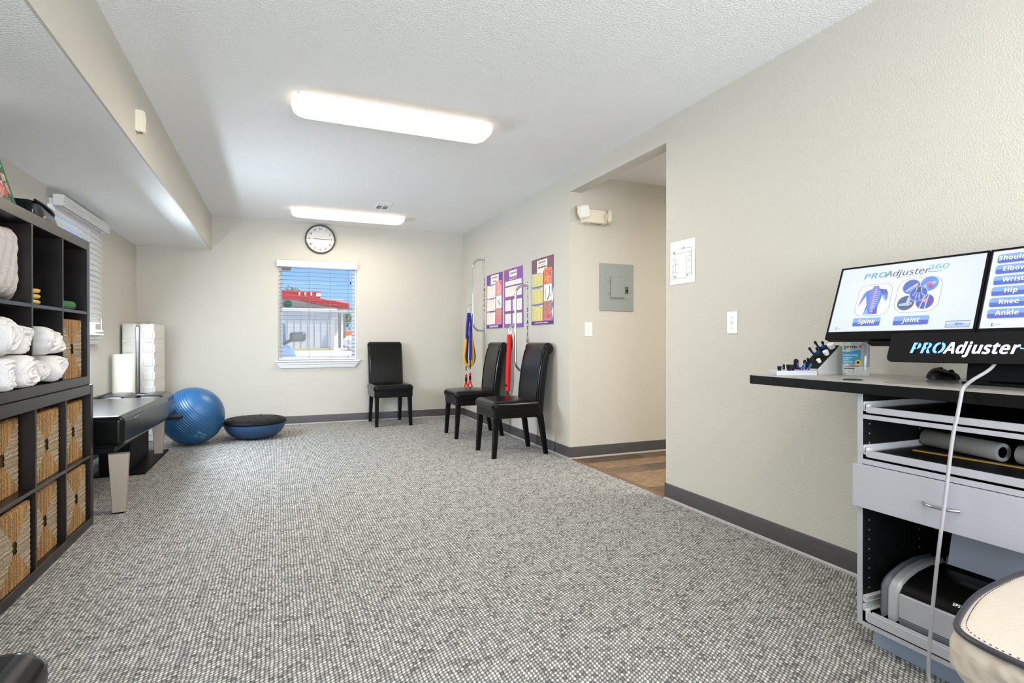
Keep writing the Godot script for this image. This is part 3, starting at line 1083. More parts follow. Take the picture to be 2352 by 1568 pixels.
# ---------------------------------------------------------------- things on the walls
func build_wall_things():
	# clock
	var o = thing("wall_clock", "round wall clock with dark rim above the back window", "clock", V(0.480, 2.252, ZB), 0.0)
	var f := Basis(Vector3.RIGHT, PI / 2)
	L(o, "rim", "rim_dark", [Vector2(0.158, 0.0), Vector2(0.178, 0.0), Vector2(0.178, 0.028), Vector2(0.172, 0.036), Vector2(0.164, 0.034), Vector2(0.160, 0.020), Vector2(0.158, 0.0)], Vector3.ZERO, 56, f)
	L(o, "dial", "clock_dial", [Vector2(0.0, 0.012), Vector2(0.160, 0.012), Vector2(0.160, 0.0), Vector2(0.0, 0.0)], Vector3.ZERO, 56, f)
	for k in 12:
		var a := TAU * (k + 1) / 12.0
		var s := S()
		words(s, str(k + 1), 0.023, Transform3D(Basis(), V(sin(a) * 0.128, cos(a) * 0.128 - 0.0115, 0.0125)), true, 0.0, 0.0006, true)
		put(s, "numeral", "ink", o)
	B(o, "hand", "ink", V(-0.038, 0.003, 0.0145), V(0.085, 0.006, 0.001), 0.0, Basis(Vector3(0, 0, 1), -0.06))
	B(o, "hand", "ink", V(0.05, -0.001, 0.016), V(0.115, 0.004, 0.001), 0.0, Basis(Vector3(0, 0, 1), 0.02))
	L(o, "glass", "glass_pane", [Vector2(0.0, 0.024), Vector2(0.161, 0.023)], Vector3.ZERO, 40, f)
	# hallway: emergency light, breaker panel, switch
	o = thing("emergency_light", "ivory twin head emergency light high on the hallway wall", "emergency light", V(2.515, 2.085, -4.25), 0.0)
	E(o, "housing", "ivory_plastic", [Vector2(-0.11, -0.062), Vector2(0.12, -0.062), Vector2(0.135, -0.045), Vector2(0.125, 0.045), Vector2(0.10, 0.058), Vector2(-0.10, 0.058), Vector2(-0.12, 0.045)], 0.075, Transform3D(Basis(), V(0, 0, 0.0385)), 0.008)
	B(o, "test_button", "ink_red", V(-0.02, -0.063, 0.05), V(0.016, 0.004, 0.012), 0.001)
	B(o, "lower_slot", "panel_dark", V(0.04, -0.0625, 0.04), V(0.06, 0.003, 0.01), 0.0005)
	for e in [-1.0, 1.0]:
		var x := Transform3D(Basis(Vector3.UP, 0.15 if e < 0 else 1.0) * Basis(Vector3(0, 0, 1), 0.22 if e < 0 else -0.1), V(-0.125, 0.02, 0.098) if e < 0 else V(0.142, -0.002, 0.075))
		var s := S()
		var big := rounded(0.115, 0.115, 0.02)
		extrude(s, big, 0.028, x, 0.006)
		var h = put(s, "lamp_head", "ivory_plastic", o)
		s = S()
		extrude(s, rounded(0.092, 0.092, 0.018), 0.006, x * Transform3D(Basis(), V(0, 0, 0.016)), 0.002)
		put(s, "lens", "switch_white", h)
		s = S()
		lathe(s, [Vector2(0.0, 0.0), Vector2(0.04, 0.0), Vector2(0.05, -0.03), Vector2(0.03, -0.05), Vector2(0.0, -0.052)], 18, x * Transform3D(Basis(Vector3.RIGHT, PI / 2), V(0, 0, 0)))
		put(s, "reflector", "ivory_plastic", h)
	o = thing("breaker_panel", "grey metal breaker panel on the hallway wall", "breaker panel", V(2.777, 1.485, -4.25), 0.0)
	B(o, "cover", "panel_grey", V(0, 0, 0.004), V(0.352, 0.418, 0.008), 0.002)
	B(o, "door_frame", "panel_grey", V(0.022, 0.0, 0.009), V(0.205, 0.215, 0.004), 0.001)
	B(o, "door", "panel_grey", V(0.002, 0.0, 0.017), V(0.145, 0.19, 0.014), 0.007)
	B(o, "latch", "panel_dark", V(0.100, -0.022, 0.013), V(0.030, 0.062, 0.008), 0.002)
	B(o, "latch_slot", "black_hole", V(0.100, -0.028, 0.0175), V(0.014, 0.022, 0.002), 0.0005)
	for e in [-0.055, 0.055]:
		B(o, "hinge", "panel_grey", V(-0.082, e, 0.014), V(0.008, 0.02, 0.008), 0.002)
	for p in [Vector2(-0.153, 0.118), Vector2(0.155, 0.112), Vector2(-0.153, -0.118), Vector2(0.155, -0.122)]:
		L(o, "screw", "screw", [Vector2(0.006, 0.0), Vector2(0.0055, 0.002), Vector2(0.0, 0.003)], V(p.x, p.y, 0.008), 10, f)
	switch_plate("white light switch below the grey breaker panel", V(2.489, 1.113, -4.25), 0.0, true)
	switch_plate("white light switch beside the pinned floor plan sheet", V(XR, 1.116, -2.385), -PI / 2, false)
	# floor plan sheet
	o = thing("floor_plan_sheet", "white paper sheet with a faint floor plan pinned by the doorway", "paper", V(XR, 1.502, -2.80), -PI / 2)
	var sh := S()
	sheet(sh, func(u, v): return V((u - 0.5) * 0.228, (v - 0.5) * 0.268, 0.0016 + 0.003 * sin(u * PI) + 0.001 * sin(v * 4.0)), 8, 8)
	sheet(sh, func(u, v): return V((u - 0.5) * 0.228, (v - 0.5) * 0.268, 0.0010 + 0.003 * sin(u * PI) + 0.001 * sin(v * 4.0)), 8, 8, true)
	put(sh, "sheet", "paper", o)
	var pl := S()
	for r in [[-0.08, 0.055, 0.085, 0.057], [0.085, -0.09, 0.087, 0.075], [-0.02, 0.08, 0.087, 0.082], [-0.085, -0.1, -0.083, -0.01], [-0.085, -0.012, 0.04, -0.010], [-0.06, -0.06, 0.03, -0.058], [-0.06, -0.060, -0.058, 0.01], [0.028, -0.06, 0.030, 0.01], [-0.04, -0.03, 0.01, -0.028], [0.04, -0.1, 0.042, 0.03], [0.04, -0.04, 0.087, -0.038], [0.05, 0.0, 0.087, 0.002], [0.05, 0.03, 0.087, 0.032], [-0.085, -0.1, 0.04, -0.098], [-0.085, 0.02, -0.04, 0.022], [-0.085, -0.06, -0.06, -0.058], [0.042, -0.075, 0.085, -0.073]]:
		var lo := Vector2(r[0], r[1])
		var hi := Vector2(r[2], r[3])
		var c := (lo + hi) / 2
		box(pl, V(c.x, c.y, 0.0050), V(hi.x - lo.x, hi.y - lo.y, 0.0004), 0.0)
	put(pl, "plan_lines", "ink_grey", o)
	var nt := S()
	for r in [[-0.085, 0.065], [0.005, 0.085], [-0.075, -0.085], [0.04, -0.085]]:
		box(nt, V(r[0] + 0.012, r[1], 0.0052), V(0.018, 0.009, 0.0004), 0.0)
	put(nt, "plan_notes", "ink_grey", o)
	# wall rails with lettering, and what hangs on them
	rail("SYNERGY", "steel wall rail with black letters SYNERGY", V(XR, 1.075, -6.39), 0.965, 0.150, 0.04)
	rail("STATION", "steel wall rail with black letters STATION", V(XR, 0.652, -5.12), 0.965, 0.138, 0.03)
	build_bands()
	build_posters()

func switch_plate(label, at, turn, small):
	var o = thing("light_switch", label, "switch", at, turn)
	var w := 0.076
	var h := 0.122
	B(o, "plate", "switch_white", V(0, 0, 0.003), V(w, h, 0.006), 0.0025)
	B(o, "toggle_slot", "trim_white", V(0, 0, 0.0065), V(0.012, 0.026, 0.002), 0.0005)
	B(o, "toggle", "switch_white", V(0, 0.004, 0.011), V(0.0085, 0.012, 0.013), 0.0015, Basis(Vector3.RIGHT, -0.5))
	for e in [-0.03, 0.03]:
		L(o, "screw", "screw", [Vector2(0.0035, 0.0), Vector2(0.003, 0.001), Vector2(0.0, 0.0015)], V(0, e, 0.006), 8, Basis(Vector3.RIGHT, PI / 2))

func rail(text, label, at: Vector3, h: float, reach: float, lean: float):
	# steel plate on the wall, a bent tube standing off it, letters down the plate. local: z out of the wall, x along it
	var o = thing("wall_rail", label, "rail", at, -PI / 2)
	E(o, "plate", "steel_brushed", rounded(0.085, h, 0.022), 0.006, Transform3D(Basis(), V(0, h / 2, 0.003)), 0.0015)
	var r := 0.10
	var y0 := 0.055
	var y1 := h - 0.055
	var p := []
	p.append(V(0, y1, 0.004))
	for k in 8:
		var a := PI / 2 * k / 7.0
		p.append(V(0, y1 - r + r * cos(a), reach - r + r * sin(a)))
	for k in 8:
		var a := PI / 2 * k / 7.0
		p.append(V(0, y0 + r - r * sin(a), reach - r + r * cos(a)))
	p.append(V(0, y0, 0.004))
	T(o, "grab_tube", "chrome", p, 0.0125, 14)
	for y in [0.02, 0.085, h - 0.02, h - 0.085]:
		L(o, "screw", "ink", [Vector2(0.006, 0.0), Vector2(0.005, 0.0025), Vector2(0.0, 0.003)], V(0, y, 0.006), 10, Basis(Vector3.RIGHT, PI / 2))
	for k in text.length():
		var s := S()
		words(s, text[k], 0.040, Transform3D(Basis(), V(0, h - 0.315 - 0.0615 * k, 0.0062)), true, 0.0, 0.0008, true, 1.25)
		put(s, "letter", "ink", o)
	B(o, "small_mark", "ink_red", V(0, h - 0.165, 0.0063), V(0.006, 0.03, 0.0006), 0.0)
	if text == "SYNERGY":
		B(o, "small_mark", "ink_grey", V(0, 0.21, 0.0063), V(0.004, 0.03, 0.0006), 0.0)
		B(o, "small_mark", "ink_grey", V(0, 0.15, 0.0063), V(0.006, 0.05, 0.0006), 0.0)

# a cloth covered elastic: a path with gathered ribs
func elastic(parent, called, mat_, pts: Array, r: float, rib := 0.011):
	var fine := []
	var rad := []
	var total := 0.0
	for i in pts.size() - 1:
		total += (pts[i + 1] - pts[i]).length()
	var n := int(total / rib) * 4
	var cum := [0.0]
	for i in pts.size() - 1:
		cum.append(cum[i] + (pts[i + 1] - pts[i]).length())
	var k := 0
	for j in n + 1:
		var d := total * j / n
		while k < pts.size() - 2 and cum[k + 1] < d:
			k += 1
		fine.append(pts[k].lerp(pts[k + 1], (d - cum[k]) / max(cum[k + 1] - cum[k], 1e-6)))
		rad.append(r * (1.0 + 0.16 * sin(TAU * j / 4.0 + 0.6) + rng.randf_range(-0.08, 0.08)))
	var s := S()
	tube(s, fine, rad, 9)
	return put(s, called, mat_, parent)

func clip(o, a: Vector3, b: Vector3, w: float):
	# a wire snap hook: a long oval loop from a down to b
	var m := (a + b) / 2
	var h := (a - b).length() / 2
	var u := (a - b).normalized()
	var sdir := V(0, 0, 1)
	var p := []
	for k in 14:
		var t := TAU * k / 14
		p.append(m + u * h * cos(t) + sdir * w * sin(t) * (0.75 + 0.25 * -cos(t)))
	T(o, "snap_hook", "chrome", p, 0.0035, 7, true)

func build_bands():
	# yellow and blue elastics doubled over the hook of the first rail
	var x0 := 2.115
	var z0 := -6.39
	var o = thing("resistance_band", "yellow and blue braided resistance bands with red handles on a hook", "resistance band", V(x0, 0.40, z0), 0.0, "", true)
	T(o, "hook_strap", "chrome", [V(2.166, 1.455, z0), V(2.13, 1.44, z0 + 0.004), V(2.105, 1.435, z0 + 0.006)], 0.005, 7)
	clip(o, V(2.106, 1.44, z0), V(2.098, 1.33, z0), 0.018)
	var P := func(l): return smooth_path(l.map(func(q): return V(q[0], q[1], z0 + q[2])), 6)
	elastic(o, "yellow_band", "band_yellow", P.call([[2.098, 1.18, 0.02], [2.07, 1.05, 0.024], [2.045, 0.90, 0.028], [2.038, 0.80, 0.028], [2.065, 0.725, 0.03], [2.10, 0.705, 0.03], [2.135, 0.73, 0.03], [2.150, 0.80, 0.028], [2.145, 0.92, 0.026], [2.128, 1.07, 0.024], [2.118, 1.17, 0.02]]), 0.0155)
	elastic(o, "black_band", "band_black", P.call([[2.128, 1.18, -0.005], [2.142, 1.05, -0.01], [2.165, 0.92, -0.012], [2.178, 0.82, -0.012], [2.160, 0.74, -0.012], [2.115, 0.70, -0.010]]), 0.0155)
	elastic(o, "black_band", "band_black", P.call([[2.092, 1.08, 0.0], [2.085, 0.95, 0.0], [2.078, 0.80, 0.0], [2.082, 0.74, 0.0]]), 0.0145)
	elastic(o, "blue_band", "band_blue", P.call([[2.105, 1.335, 0.014], [2.112, 1.22, 0.05], [2.108, 1.05, 0.052], [2.108, 0.90, 0.052], [2.106, 0.78, 0.05]]), 0.0165)
	elastic(o, "blue_band", "band_blue", P.call([[2.098, 1.335, 0.01], [2.082, 1.25, 0.034], [2.072, 1.15, 0.036], [2.068, 0.95, 0.02], [2.062, 0.78, 0.02]]), 0.0165)
	T(o, "cord_end", "band_black", [V(2.106, 0.785, z0 + 0.05), V(2.106, 0.67, z0 + 0.045)], [0.009, 0.006], 8)
	T(o, "cord_end", "band_black", [V(2.066, 0.785, z0 + 0.02), V(2.064, 0.66, z0 + 0.02)], [0.009, 0.006], 8)
	for a in [[2.064, 0.66, 0.02, 0.0], [2.104, 0.68, 0.046, 1.0]]:
		var zz: float = z0 + a[2]
		var yy: float = a[1]
		var ring := []
		for k in 12:
			var t := TAU * k / 12
			ring.append(V(a[0], yy - 0.03 + 0.026 * cos(t), zz + 0.014 * sin(t)))
		T(o, "ring", "chrome", ring, 0.003, 6, true)
		var hd = T(o, "handle_strap", "band_red", [V(a[0], yy - 0.055, zz), V(a[0], yy - 0.10, zz)], 0.014, 8)
		T(hd, "handle_tag", "band_black", [V(a[0], yy - 0.085, zz), V(a[0], yy - 0.135, zz)], 0.0148, 8)
		T(hd, "strap_side", "band_red", [V(a[0], yy - 0.13, zz), V(a[0] - 0.028, yy - 0.225, zz)], 0.009, 8)
		T(hd, "strap_side", "band_red", [V(a[0], yy - 0.13, zz), V(a[0] + 0.028, yy - 0.225, zz)], 0.009, 8)
		T(hd, "grip", "band_black", [V(a[0] - 0.038, yy - 0.228, zz), V(a[0] + 0.038, yy - 0.228, zz)], 0.013, 10)
	# red and grey elastics on the second rail
	z0 = -5.12
	o = thing("resistance_band", "red resistance band with a grey one beside it on a hook", "resistance band", V(2.10, 0.46, z0), 0.0, "", true)
	T(o, "hook_strap", "chrome", [V(2.175, 1.185, z0), V(2.14, 1.175, z0 + 0.004), V(2.11, 1.165, z0 + 0.006)], 0.005, 7)
	clip(o, V(2.112, 1.17, z0), V(2.10, 1.06, z0), 0.022)
	clip(o, V(2.125, 1.17, z0 - 0.012), V(2.128, 1.05, z0 - 0.012), 0.018)
	elastic(o, "red_band", "band_red", P_at(z0, [[2.103, 1.072, 0.01], [2.098, 0.95, 0.012], [2.090, 0.80, 0.012], [2.085, 0.65, 0.012], [2.085, 0.52, 0.010]]), 0.023, 0.014)
	elastic(o, "grey_band", "band_grey", P_at(z0, [[2.140, 0.94, -0.02], [2.140, 0.82, -0.02], [2.142, 0.68, -0.02], [2.140, 0.56, -0.02], [2.125, 0.49, -0.02]]), 0.018, 0.014)
	elastic(o, "black_band", "band_black", P_at(z0, [[2.128, 1.05, -0.012], [2.132, 0.96, -0.014], [2.118, 0.80, -0.03], [2.112, 0.60, -0.03]]), 0.014, 0.014)
	T(o, "cord_end", "band_black", [V(2.085, 0.525, z0 + 0.010), V(2.084, 0.465, z0 + 0.010)], [0.012, 0.006], 8)
	B(o, "clasp", "black_plastic", V(2.062, 0.575, z0 + 0.02), V(0.012, 0.022, 0.012), 0.003)

func P_at(z0: float, l: Array) -> Array:
	return smooth_path(l.map(func(q): return V(q[0], q[1], z0 + q[2])), 6)

# ---------------------------------------------------------------- printed sheets
class Paint:
	var im: Image
	func _init(w: int, h: int, c: Color):
		im = Image.create(w, h, false, Image.FORMAT_RGB8)
		im.fill(c)
	func rect(x0: float, y0: float, x1: float, y1: float, c: Color):
		var w := im.get_width()
		var h := im.get_height()
		im.fill_rect(Rect2i(int(x0 * w), int(y0 * h), max(1, int((x1 - x0) * w)), max(1, int((y1 - y0) * h))), c)
	func oval(cx: float, cy: float, rx: float, ry: float, c: Color, inner := 0.0, to := -1.0):
		var w := im.get_width()
		var h := im.get_height()
		for y in range(max(0, int((cy - ry) * h)), min(h, int((cy + ry) * h) + 1)):
			for x in range(max(0, int((cx - rx) * w)), min(w, int((cx + rx) * w) + 1)):
				var dx := (float(x) / w - cx) / rx
				var dy := (float(y) / h - cy) / ry
				var d := dx * dx + dy * dy
				if d <= 1.0 and d >= inner:
					im.set_pixel(x, y, c)
	func rrect(x0: float, y0: float, x1: float, y1: float, r: float, c: Color, c2 = null):
		# r in pixels; c2 makes the lower half another colour
		var w := im.get_width()
		var h := im.get_height()
		var a := Vector2(x0 * w, y0 * h)
		var b := Vector2(x1 * w, y1 * h)
		for y in range(int(a.y), int(b.y) + 1):
			for x in range(int(a.x), int(b.x) + 1):
				var q := Vector2(clamp(x, a.x + r, b.x - r), clamp(y, a.y + r, b.y - r))
				if Vector2(x, y).distance_to(q) <= r and x >= 0 and y >= 0 and x < w and y < h:
					im.set_pixel(x, y, c2 if c2 != null and y > (a.y + b.y) / 2 else c)
	func poly(pts: Array, c: Color):
		var w := im.get_width()
		var h := im.get_height()
		var q := PackedVector2Array()
		var lo := Vector2(1e9, 1e9)
		var hi := -lo
		for p in pts:
			var v := Vector2(p[0] * w, p[1] * h)
			q.append(v)
			lo = lo.min(v)
			hi = hi.max(v)
		for y in range(max(0, int(lo.y)), min(h, int(hi.y) + 1)):
			for x in range(max(0, int(lo.x)), min(w, int(hi.x) + 1)):
				if Geometry2D.is_point_in_polygon(Vector2(x, y), q):
					im.set_pixel(x, y, c)
	func line(a: Vector2, b: Vector2, px: float, c: Color):
		var w := im.get_width()
		var h := im.get_height()
		var n := int(max(abs(b.x - a.x) * w, abs(b.y - a.y) * h)) + 1
		for k in n + 1:
			var p := a.lerp(b, float(k) / n)
			im.fill_rect(Rect2i(int(p.x * w - px / 2), int(p.y * h - px / 2), max(1, int(px)), max(1, int(px))), c)
	func tex() -> ImageTexture:
		return ImageTexture.create_from_image(im)

func scribble(p: Paint, x0, y0, x1, y1, cols, rows, c: Color, g: RandomNumberGenerator):
	# rows of little stretching figures and captions, too small to read
	for i in cols:
		for j in rows:
			var cx: float = lerp(x0, x1, (i + 0.5) / cols) + g.randf_range(-0.01, 0.01)
			var cy: float = lerp(y0, y1, (j + 0.5) / rows)
			var h: float = (y1 - y0) / rows
			var w: float = (x1 - x0) / cols
			if g.randf() < 0.15:
				continue
			p.oval(cx, cy - h * 0.25, 0.012, 0.008, c)
			var hip := Vector2(cx + g.randf_range(-0.2, 0.2) * w, cy + h * 0.02)
			p.line(Vector2(cx, cy - h * 0.2), hip, 2, c)
			p.line(hip, hip + Vector2(g.randf_range(-0.25, 0.25) * w, h * 0.2), 2, c)
			p.line(Vector2(cx, cy - h * 0.14), Vector2(cx + g.randf_range(-0.3, 0.3) * w, cy + g.randf_range(-0.2, 0.1) * h), 1, c)
			p.line(Vector2(cx - w * 0.3, cy + h * 0.34), Vector2(cx + w * g.randf_range(0.05, 0.3), cy + h * 0.34), 1, c)

func poster(label, p: Paint, at: Vector3, w: float, h: float, lean: float, title, tcap := 0.018):
	var o = thing("exercise_poster", label, "poster", at, -PI / 2)
	var m := mat("print_%s" % o.name, Color.WHITE, 0.45)
	m.albedo_texture = p.tex()
	var s := S()
	var bend := func(u, v, d): return V((u - 0.5) * w + lean * (v - 0.5), (0.5 - v) * h, d + 0.007 * sin(u * PI) * (0.4 + 0.6 * v) + 0.004 * v * v)
	sheet(s, func(u, v): return bend.call(u, v, 0.003), 10, 12, true)
	put(s, "print", m, o)
	s = S()
	sheet(s, func(u, v): return bend.call(u, v, 0.0018), 10, 12)
	put(s, "backing", "paper", o)
	if title != "":
		s = S()
		words(s, title, tcap, Transform3D(Basis(), V(0.015, h * 0.5 - 0.098, 0.0115)), true, 0.0, 0.0005, true)
		put(s, "lettering", "ink", o)
	for e in [0.45]:
		B(o, "push_pin", "ink_red", V(0, h * 0.5 - 0.004, 0.008), V(0.010, 0.010, 0.012), 0.003)
	return o

func build_posters():
	var g := RandomNumberGenerator.new()
	g.seed = 4
	var purple := Color(0.45, 0.27, 0.66)
	var deep := Color(0.30, 0.10, 0.50)
	var cream := Color(0.96, 0.94, 0.90)
	var pale := Color(0.80, 0.78, 0.74)
	# 1: cream panels and a pink column
	var p := Paint.new(320, 410, purple)
	p.rect(0.0, 0.17, 0.035, 0.93, Color(0.86, 0.55, 0.36))
	p.rect(0.28, 0.02, 0.78, 0.19, cream)
	for r in [[0.20, 0.44], [0.455, 0.68], [0.70, 0.93]]:
		p.rect(0.04, r[0], 0.60, r[1], cream)
		scribble(p, 0.06, r[0] + 0.03, 0.58, r[1], 3, 3, pale, g)
		p.rect(0.2, r[0] + 0.008, 0.5, r[0] + 0.018, Color(0.60, 0.50, 0.72))
	p.rect(0.60, 0.15, 0.64, 0.95, Color(0.72, 0.27, 0.42))
	p.rect(0.64, 0.15, 0.96, 0.42, Color(0.93, 0.62, 0.64))
	p.rect(0.64, 0.42, 0.96, 0.64, Color(0.96, 0.96, 0.95))
	p.rect(0.64, 0.64, 0.96, 0.78, Color(0.84, 0.60, 0.54))
	p.rect(0.64, 0.78, 0.96, 0.94, Color(0.92, 0.50, 0.57))
	p.oval(0.80, 0.28, 0.09, 0.10, Color(0.96, 0.76, 0.76), 0.45)
	for k in 12:
		p.rect(0.67, 0.66 + 0.022 * k, 0.93 - 0.05 * (k % 3), 0.668 + 0.022 * k, Color(0.78, 0.47, 0.48))
	for k in 3:
		p.rect(0.84, 0.17 + 0.022 * k, 0.94, 0.18 + 0.022 * k, Color(0.45, 0.16, 0.22))
	for k in 6:
		p.line(Vector2(0.74 + g.randf() * 0.12, 0.47 + g.randf() * 0.1), Vector2(0.70 + g.randf() * 0.2, 0.52 + g.randf() * 0.09), 3, Color(0.15, 0.15, 0.17))
	p.rect(0.0, 0.945, 1.0, 1.0, deep)
	p.rect(0.22, 0.955, 0.78, 0.985, cream)
	for k in 9:
		p.rect(0.25 + 0.057 * k, 0.964, 0.292 + 0.057 * k, 0.976, purple)
	for k in 7:
		p.rect(0.36 + 0.05 * k, 0.055, 0.395 + 0.05 * k, 0.085, Color(0.42, 0.42, 0.45))
	for k in 4:
		p.rect(0.42 + 0.055 * k, 0.125, 0.46 + 0.055 * k, 0.150, Color(0.80, 0.22, 0.22))
	p.rect(0.0, 0.0, 1.0, 0.012, Color(0.22, 0.16, 0.35))
	poster("purple exercise poster with cream panels and a pink column", p, V(XR, 1.468, -6.06), 0.505, 0.625, 0.0, "")
	# 2: white panels on violet
	p = Paint.new(320, 410, Color(0.53, 0.33, 0.67))
	p.rect(0.0, 0.0, 0.14, 1.0, Color(0.63, 0.36, 0.63))
	p.rect(0.32, 0.035, 0.72, 0.14, cream)
	for k in 7:
		p.rect(0.38 + 0.045 * k, 0.07, 0.415 + 0.045 * k, 0.10, Color(0.48, 0.48, 0.52))
	p.rect(0.30, 0.150, 0.74, 0.165, Color(0.82, 0.55, 0.55))
	p.rect(0.30, 0.175, 0.72, 0.190, Color(0.80, 0.72, 0.88))
	for r in [[0.08, 0.205, 0.95, 0.285], [0.08, 0.31, 0.95, 0.475]]:
		p.rect(r[0], r[1], r[2], r[3], cream)
		scribble(p, r[0] + 0.02, r[1] + 0.01, r[2], r[3], 7, 1 if r[3] < 0.3 else 2, pale, g)
	p.rect(0.08, 0.470, 0.95, 0.478, Color(0.90, 0.60, 0.42))
	p.rect(0.40, 0.295, 0.58, 0.307, Color(0.86, 0.56, 0.45))
	for r in [[0.08, 0.53, 0.42, 0.72], [0.50, 0.53, 0.95, 0.72], [0.08, 0.765, 0.42, 0.94], [0.50, 0.765, 0.95, 0.94]]:
		p.rect(r[0], r[1], r[2], r[3], cream)
		scribble(p, r[0] + 0.02, r[1] + 0.02, r[2], r[3], 2, 2, pale, g)
	p.rect(0.0, 0.725, 1.0, 0.745, Color(0.60, 0.25, 0.50))
	p.rect(0.30, 0.962, 0.72, 0.978, Color(0.80, 0.72, 0.88))
	poster("violet exercise poster with white panels behind the second rail", p, V(XR, 1.468, -5.50), 0.52, 0.63, 0.02, "")
	# 3: yellow panels, orange and pink column
	p = Paint.new(320, 400, Color(0.46, 0.31, 0.38))
	p.rect(0.0, 0.21, 1.0, 0.95, Color(0.44, 0.45, 0.66))
	p.rect(0.27, 0.03, 0.74, 0.22, cream)
	for k in 8:
		p.rect(0.34 + 0.042 * k, 0.05, 0.37 + 0.042 * k, 0.085, Color(0.48, 0.48, 0.5))
	p.rect(0.34, 0.10, 0.66, 0.108, Color(0.62, 0.62, 0.64))
	for r in [[0.22, 0.42], [0.445, 0.685], [0.71, 0.945]]:
		p.rect(0.03, r[0], 0.56, r[1], Color(0.87, 0.84, 0.52))
		p.rect(0.03, r[0], 0.56, r[0] + 0.022, Color(0.90, 0.88, 0.78))
		p.rect(0.13, r[0] + 0.006, 0.46, r[0] + 0.016, Color(0.46, 0.44, 0.62))
		scribble(p, 0.05, r[0] + 0.03, 0.54, r[1], 3, 4, Color(0.66, 0.64, 0.36), g)
	p.rect(0.56, 0.20, 0.60, 0.96, Color(0.64, 0.24, 0.28))
	p.rect(0.60, 0.17, 0.93, 0.415, Color(0.91, 0.50, 0.36))
	p.rect(0.60, 0.415, 0.93, 0.655, Color(0.95, 0.95, 0.94))
	p.rect(0.60, 0.655, 0.93, 0.80, Color(0.72, 0.54, 0.46))
	p.rect(0.60, 0.80, 0.93, 0.945, Color(0.86, 0.47, 0.52))
	for k in 3:
		p.rect(0.82, 0.22 + 0.025 * k, 0.91, 0.232 + 0.025 * k, Color(0.45, 0.17, 0.15))
	p.oval(0.72, 0.25, 0.06, 0.05, Color(0.62, 0.28, 0.20), 0.55)
	p.oval(0.73, 0.33, 0.06, 0.045, Color(0.95, 0.72, 0.62), 0.5)
	p.line(Vector2(0.64, 0.40), Vector2(0.72, 0.36), 4, Color(0.36, 0.20, 0.16))
	p.line(Vector2(0.67, 0.48), Vector2(0.67, 0.62), 6, Color(0.35, 0.35, 0.36))
	p.line(Vector2(0.84, 0.45), Vector2(0.84, 0.54), 7, Color(0.42, 0.38, 0.36))
	p.line(Vector2(0.84, 0.54), Vector2(0.80, 0.62), 4, Color(0.35, 0.33, 0.32))
	p.line(Vector2(0.84, 0.54), Vector2(0.89, 0.61), 4, Color(0.35, 0.33, 0.32))
	p.line(Vector2(0.74, 0.645), Vector2(0.84, 0.58), 6, Color(0.25, 0.25, 0.26))
	for k in 12:
		p.rect(0.63, 0.675 + 0.021 * k, 0.90 - 0.04 * (k % 3), 0.683 + 0.021 * k, Color(0.62, 0.42, 0.40))
	p.rect(0.76, 0.86, 0.88, 0.91, Color(0.72, 0.34, 0.42))
	p.rect(0.0, 0.955, 1.0, 1.0, Color(0.36, 0.12, 0.42))
	for k in 10:
		p.rect(0.18 + 0.062 * k, 0.968, 0.228 + 0.062 * k, 0.985, Color(0.86, 0.80, 0.88))
	p.poly([[0.93, 0.60], [1.0, 0.46], [1.0, 0.63], [0.95, 0.70]], Color(0.95, 0.95, 0.95))
	p.poly([[0.93, 0.82], [1.0, 0.74], [1.0, 0.93]], Color(0.95, 0.95, 0.95))
	poster("exercise poster with yellow panels and an orange column", p, V(XR, 1.482, -4.79), 0.475, 0.63, 0.0, "THE LOWER BACK", 0.0155)

# ---------------------------------------------------------------- cube shelves on the left
func cube_shelf(label, x: float, y: float, h: float, mid: float, lowt: float, topt: float, cols: Array, ends: Array):
	var o = thing("cube_shelf", label, "shelf", V(x - 0.19, y, (ends[0] + ends[1]) / 2), 0.0, "", true)
	var d := 0.385
	var xb := x - d
	span(o, "bottom_panel", "shelf_wood", V(xb, y, ends[0]), V(x, y + lowt, ends[1]), 0.002)
	span(o, "top_panel", "shelf_wood", V(xb, y + h - topt, ends[0] + 0.05), V(x, y + h, ends[1] - 0.05), 0.002)
	span(o, "side_panel", "shelf_wood", V(xb, y + lowt, ends[0]), V(x, y + h, ends[0] + 0.0495), 0.002)
	span(o, "side_panel", "shelf_wood", V(xb, y + lowt, ends[1] - 0.0495), V(x, y + h, ends[1]), 0.002)
	span(o, "back_panel", "shelf_inside", V(xb - 0.006, y + 0.01, ends[0] + 0.02), V(xb, y + h - 0.01, ends[1] - 0.02), 0.0)
	var zz := [ends[0] + 0.05]
	for c in cols:
		span(o, "divider", "shelf_wood", V(xb, y + lowt, c - 0.008), V(x - 0.001, y + h - topt, c + 0.008), 0.001)
		zz.append(c - 0.008); zz.append(c + 0.008)
	zz.append(ends[1] - 0.05)
	for k in range(0, zz.size(), 2):
		span(o, "shelf_board", "shelf_wood", V(xb, mid - 0.016, zz[k]), V(x - 0.001, mid, zz[k + 1]), 0.001)
	return o

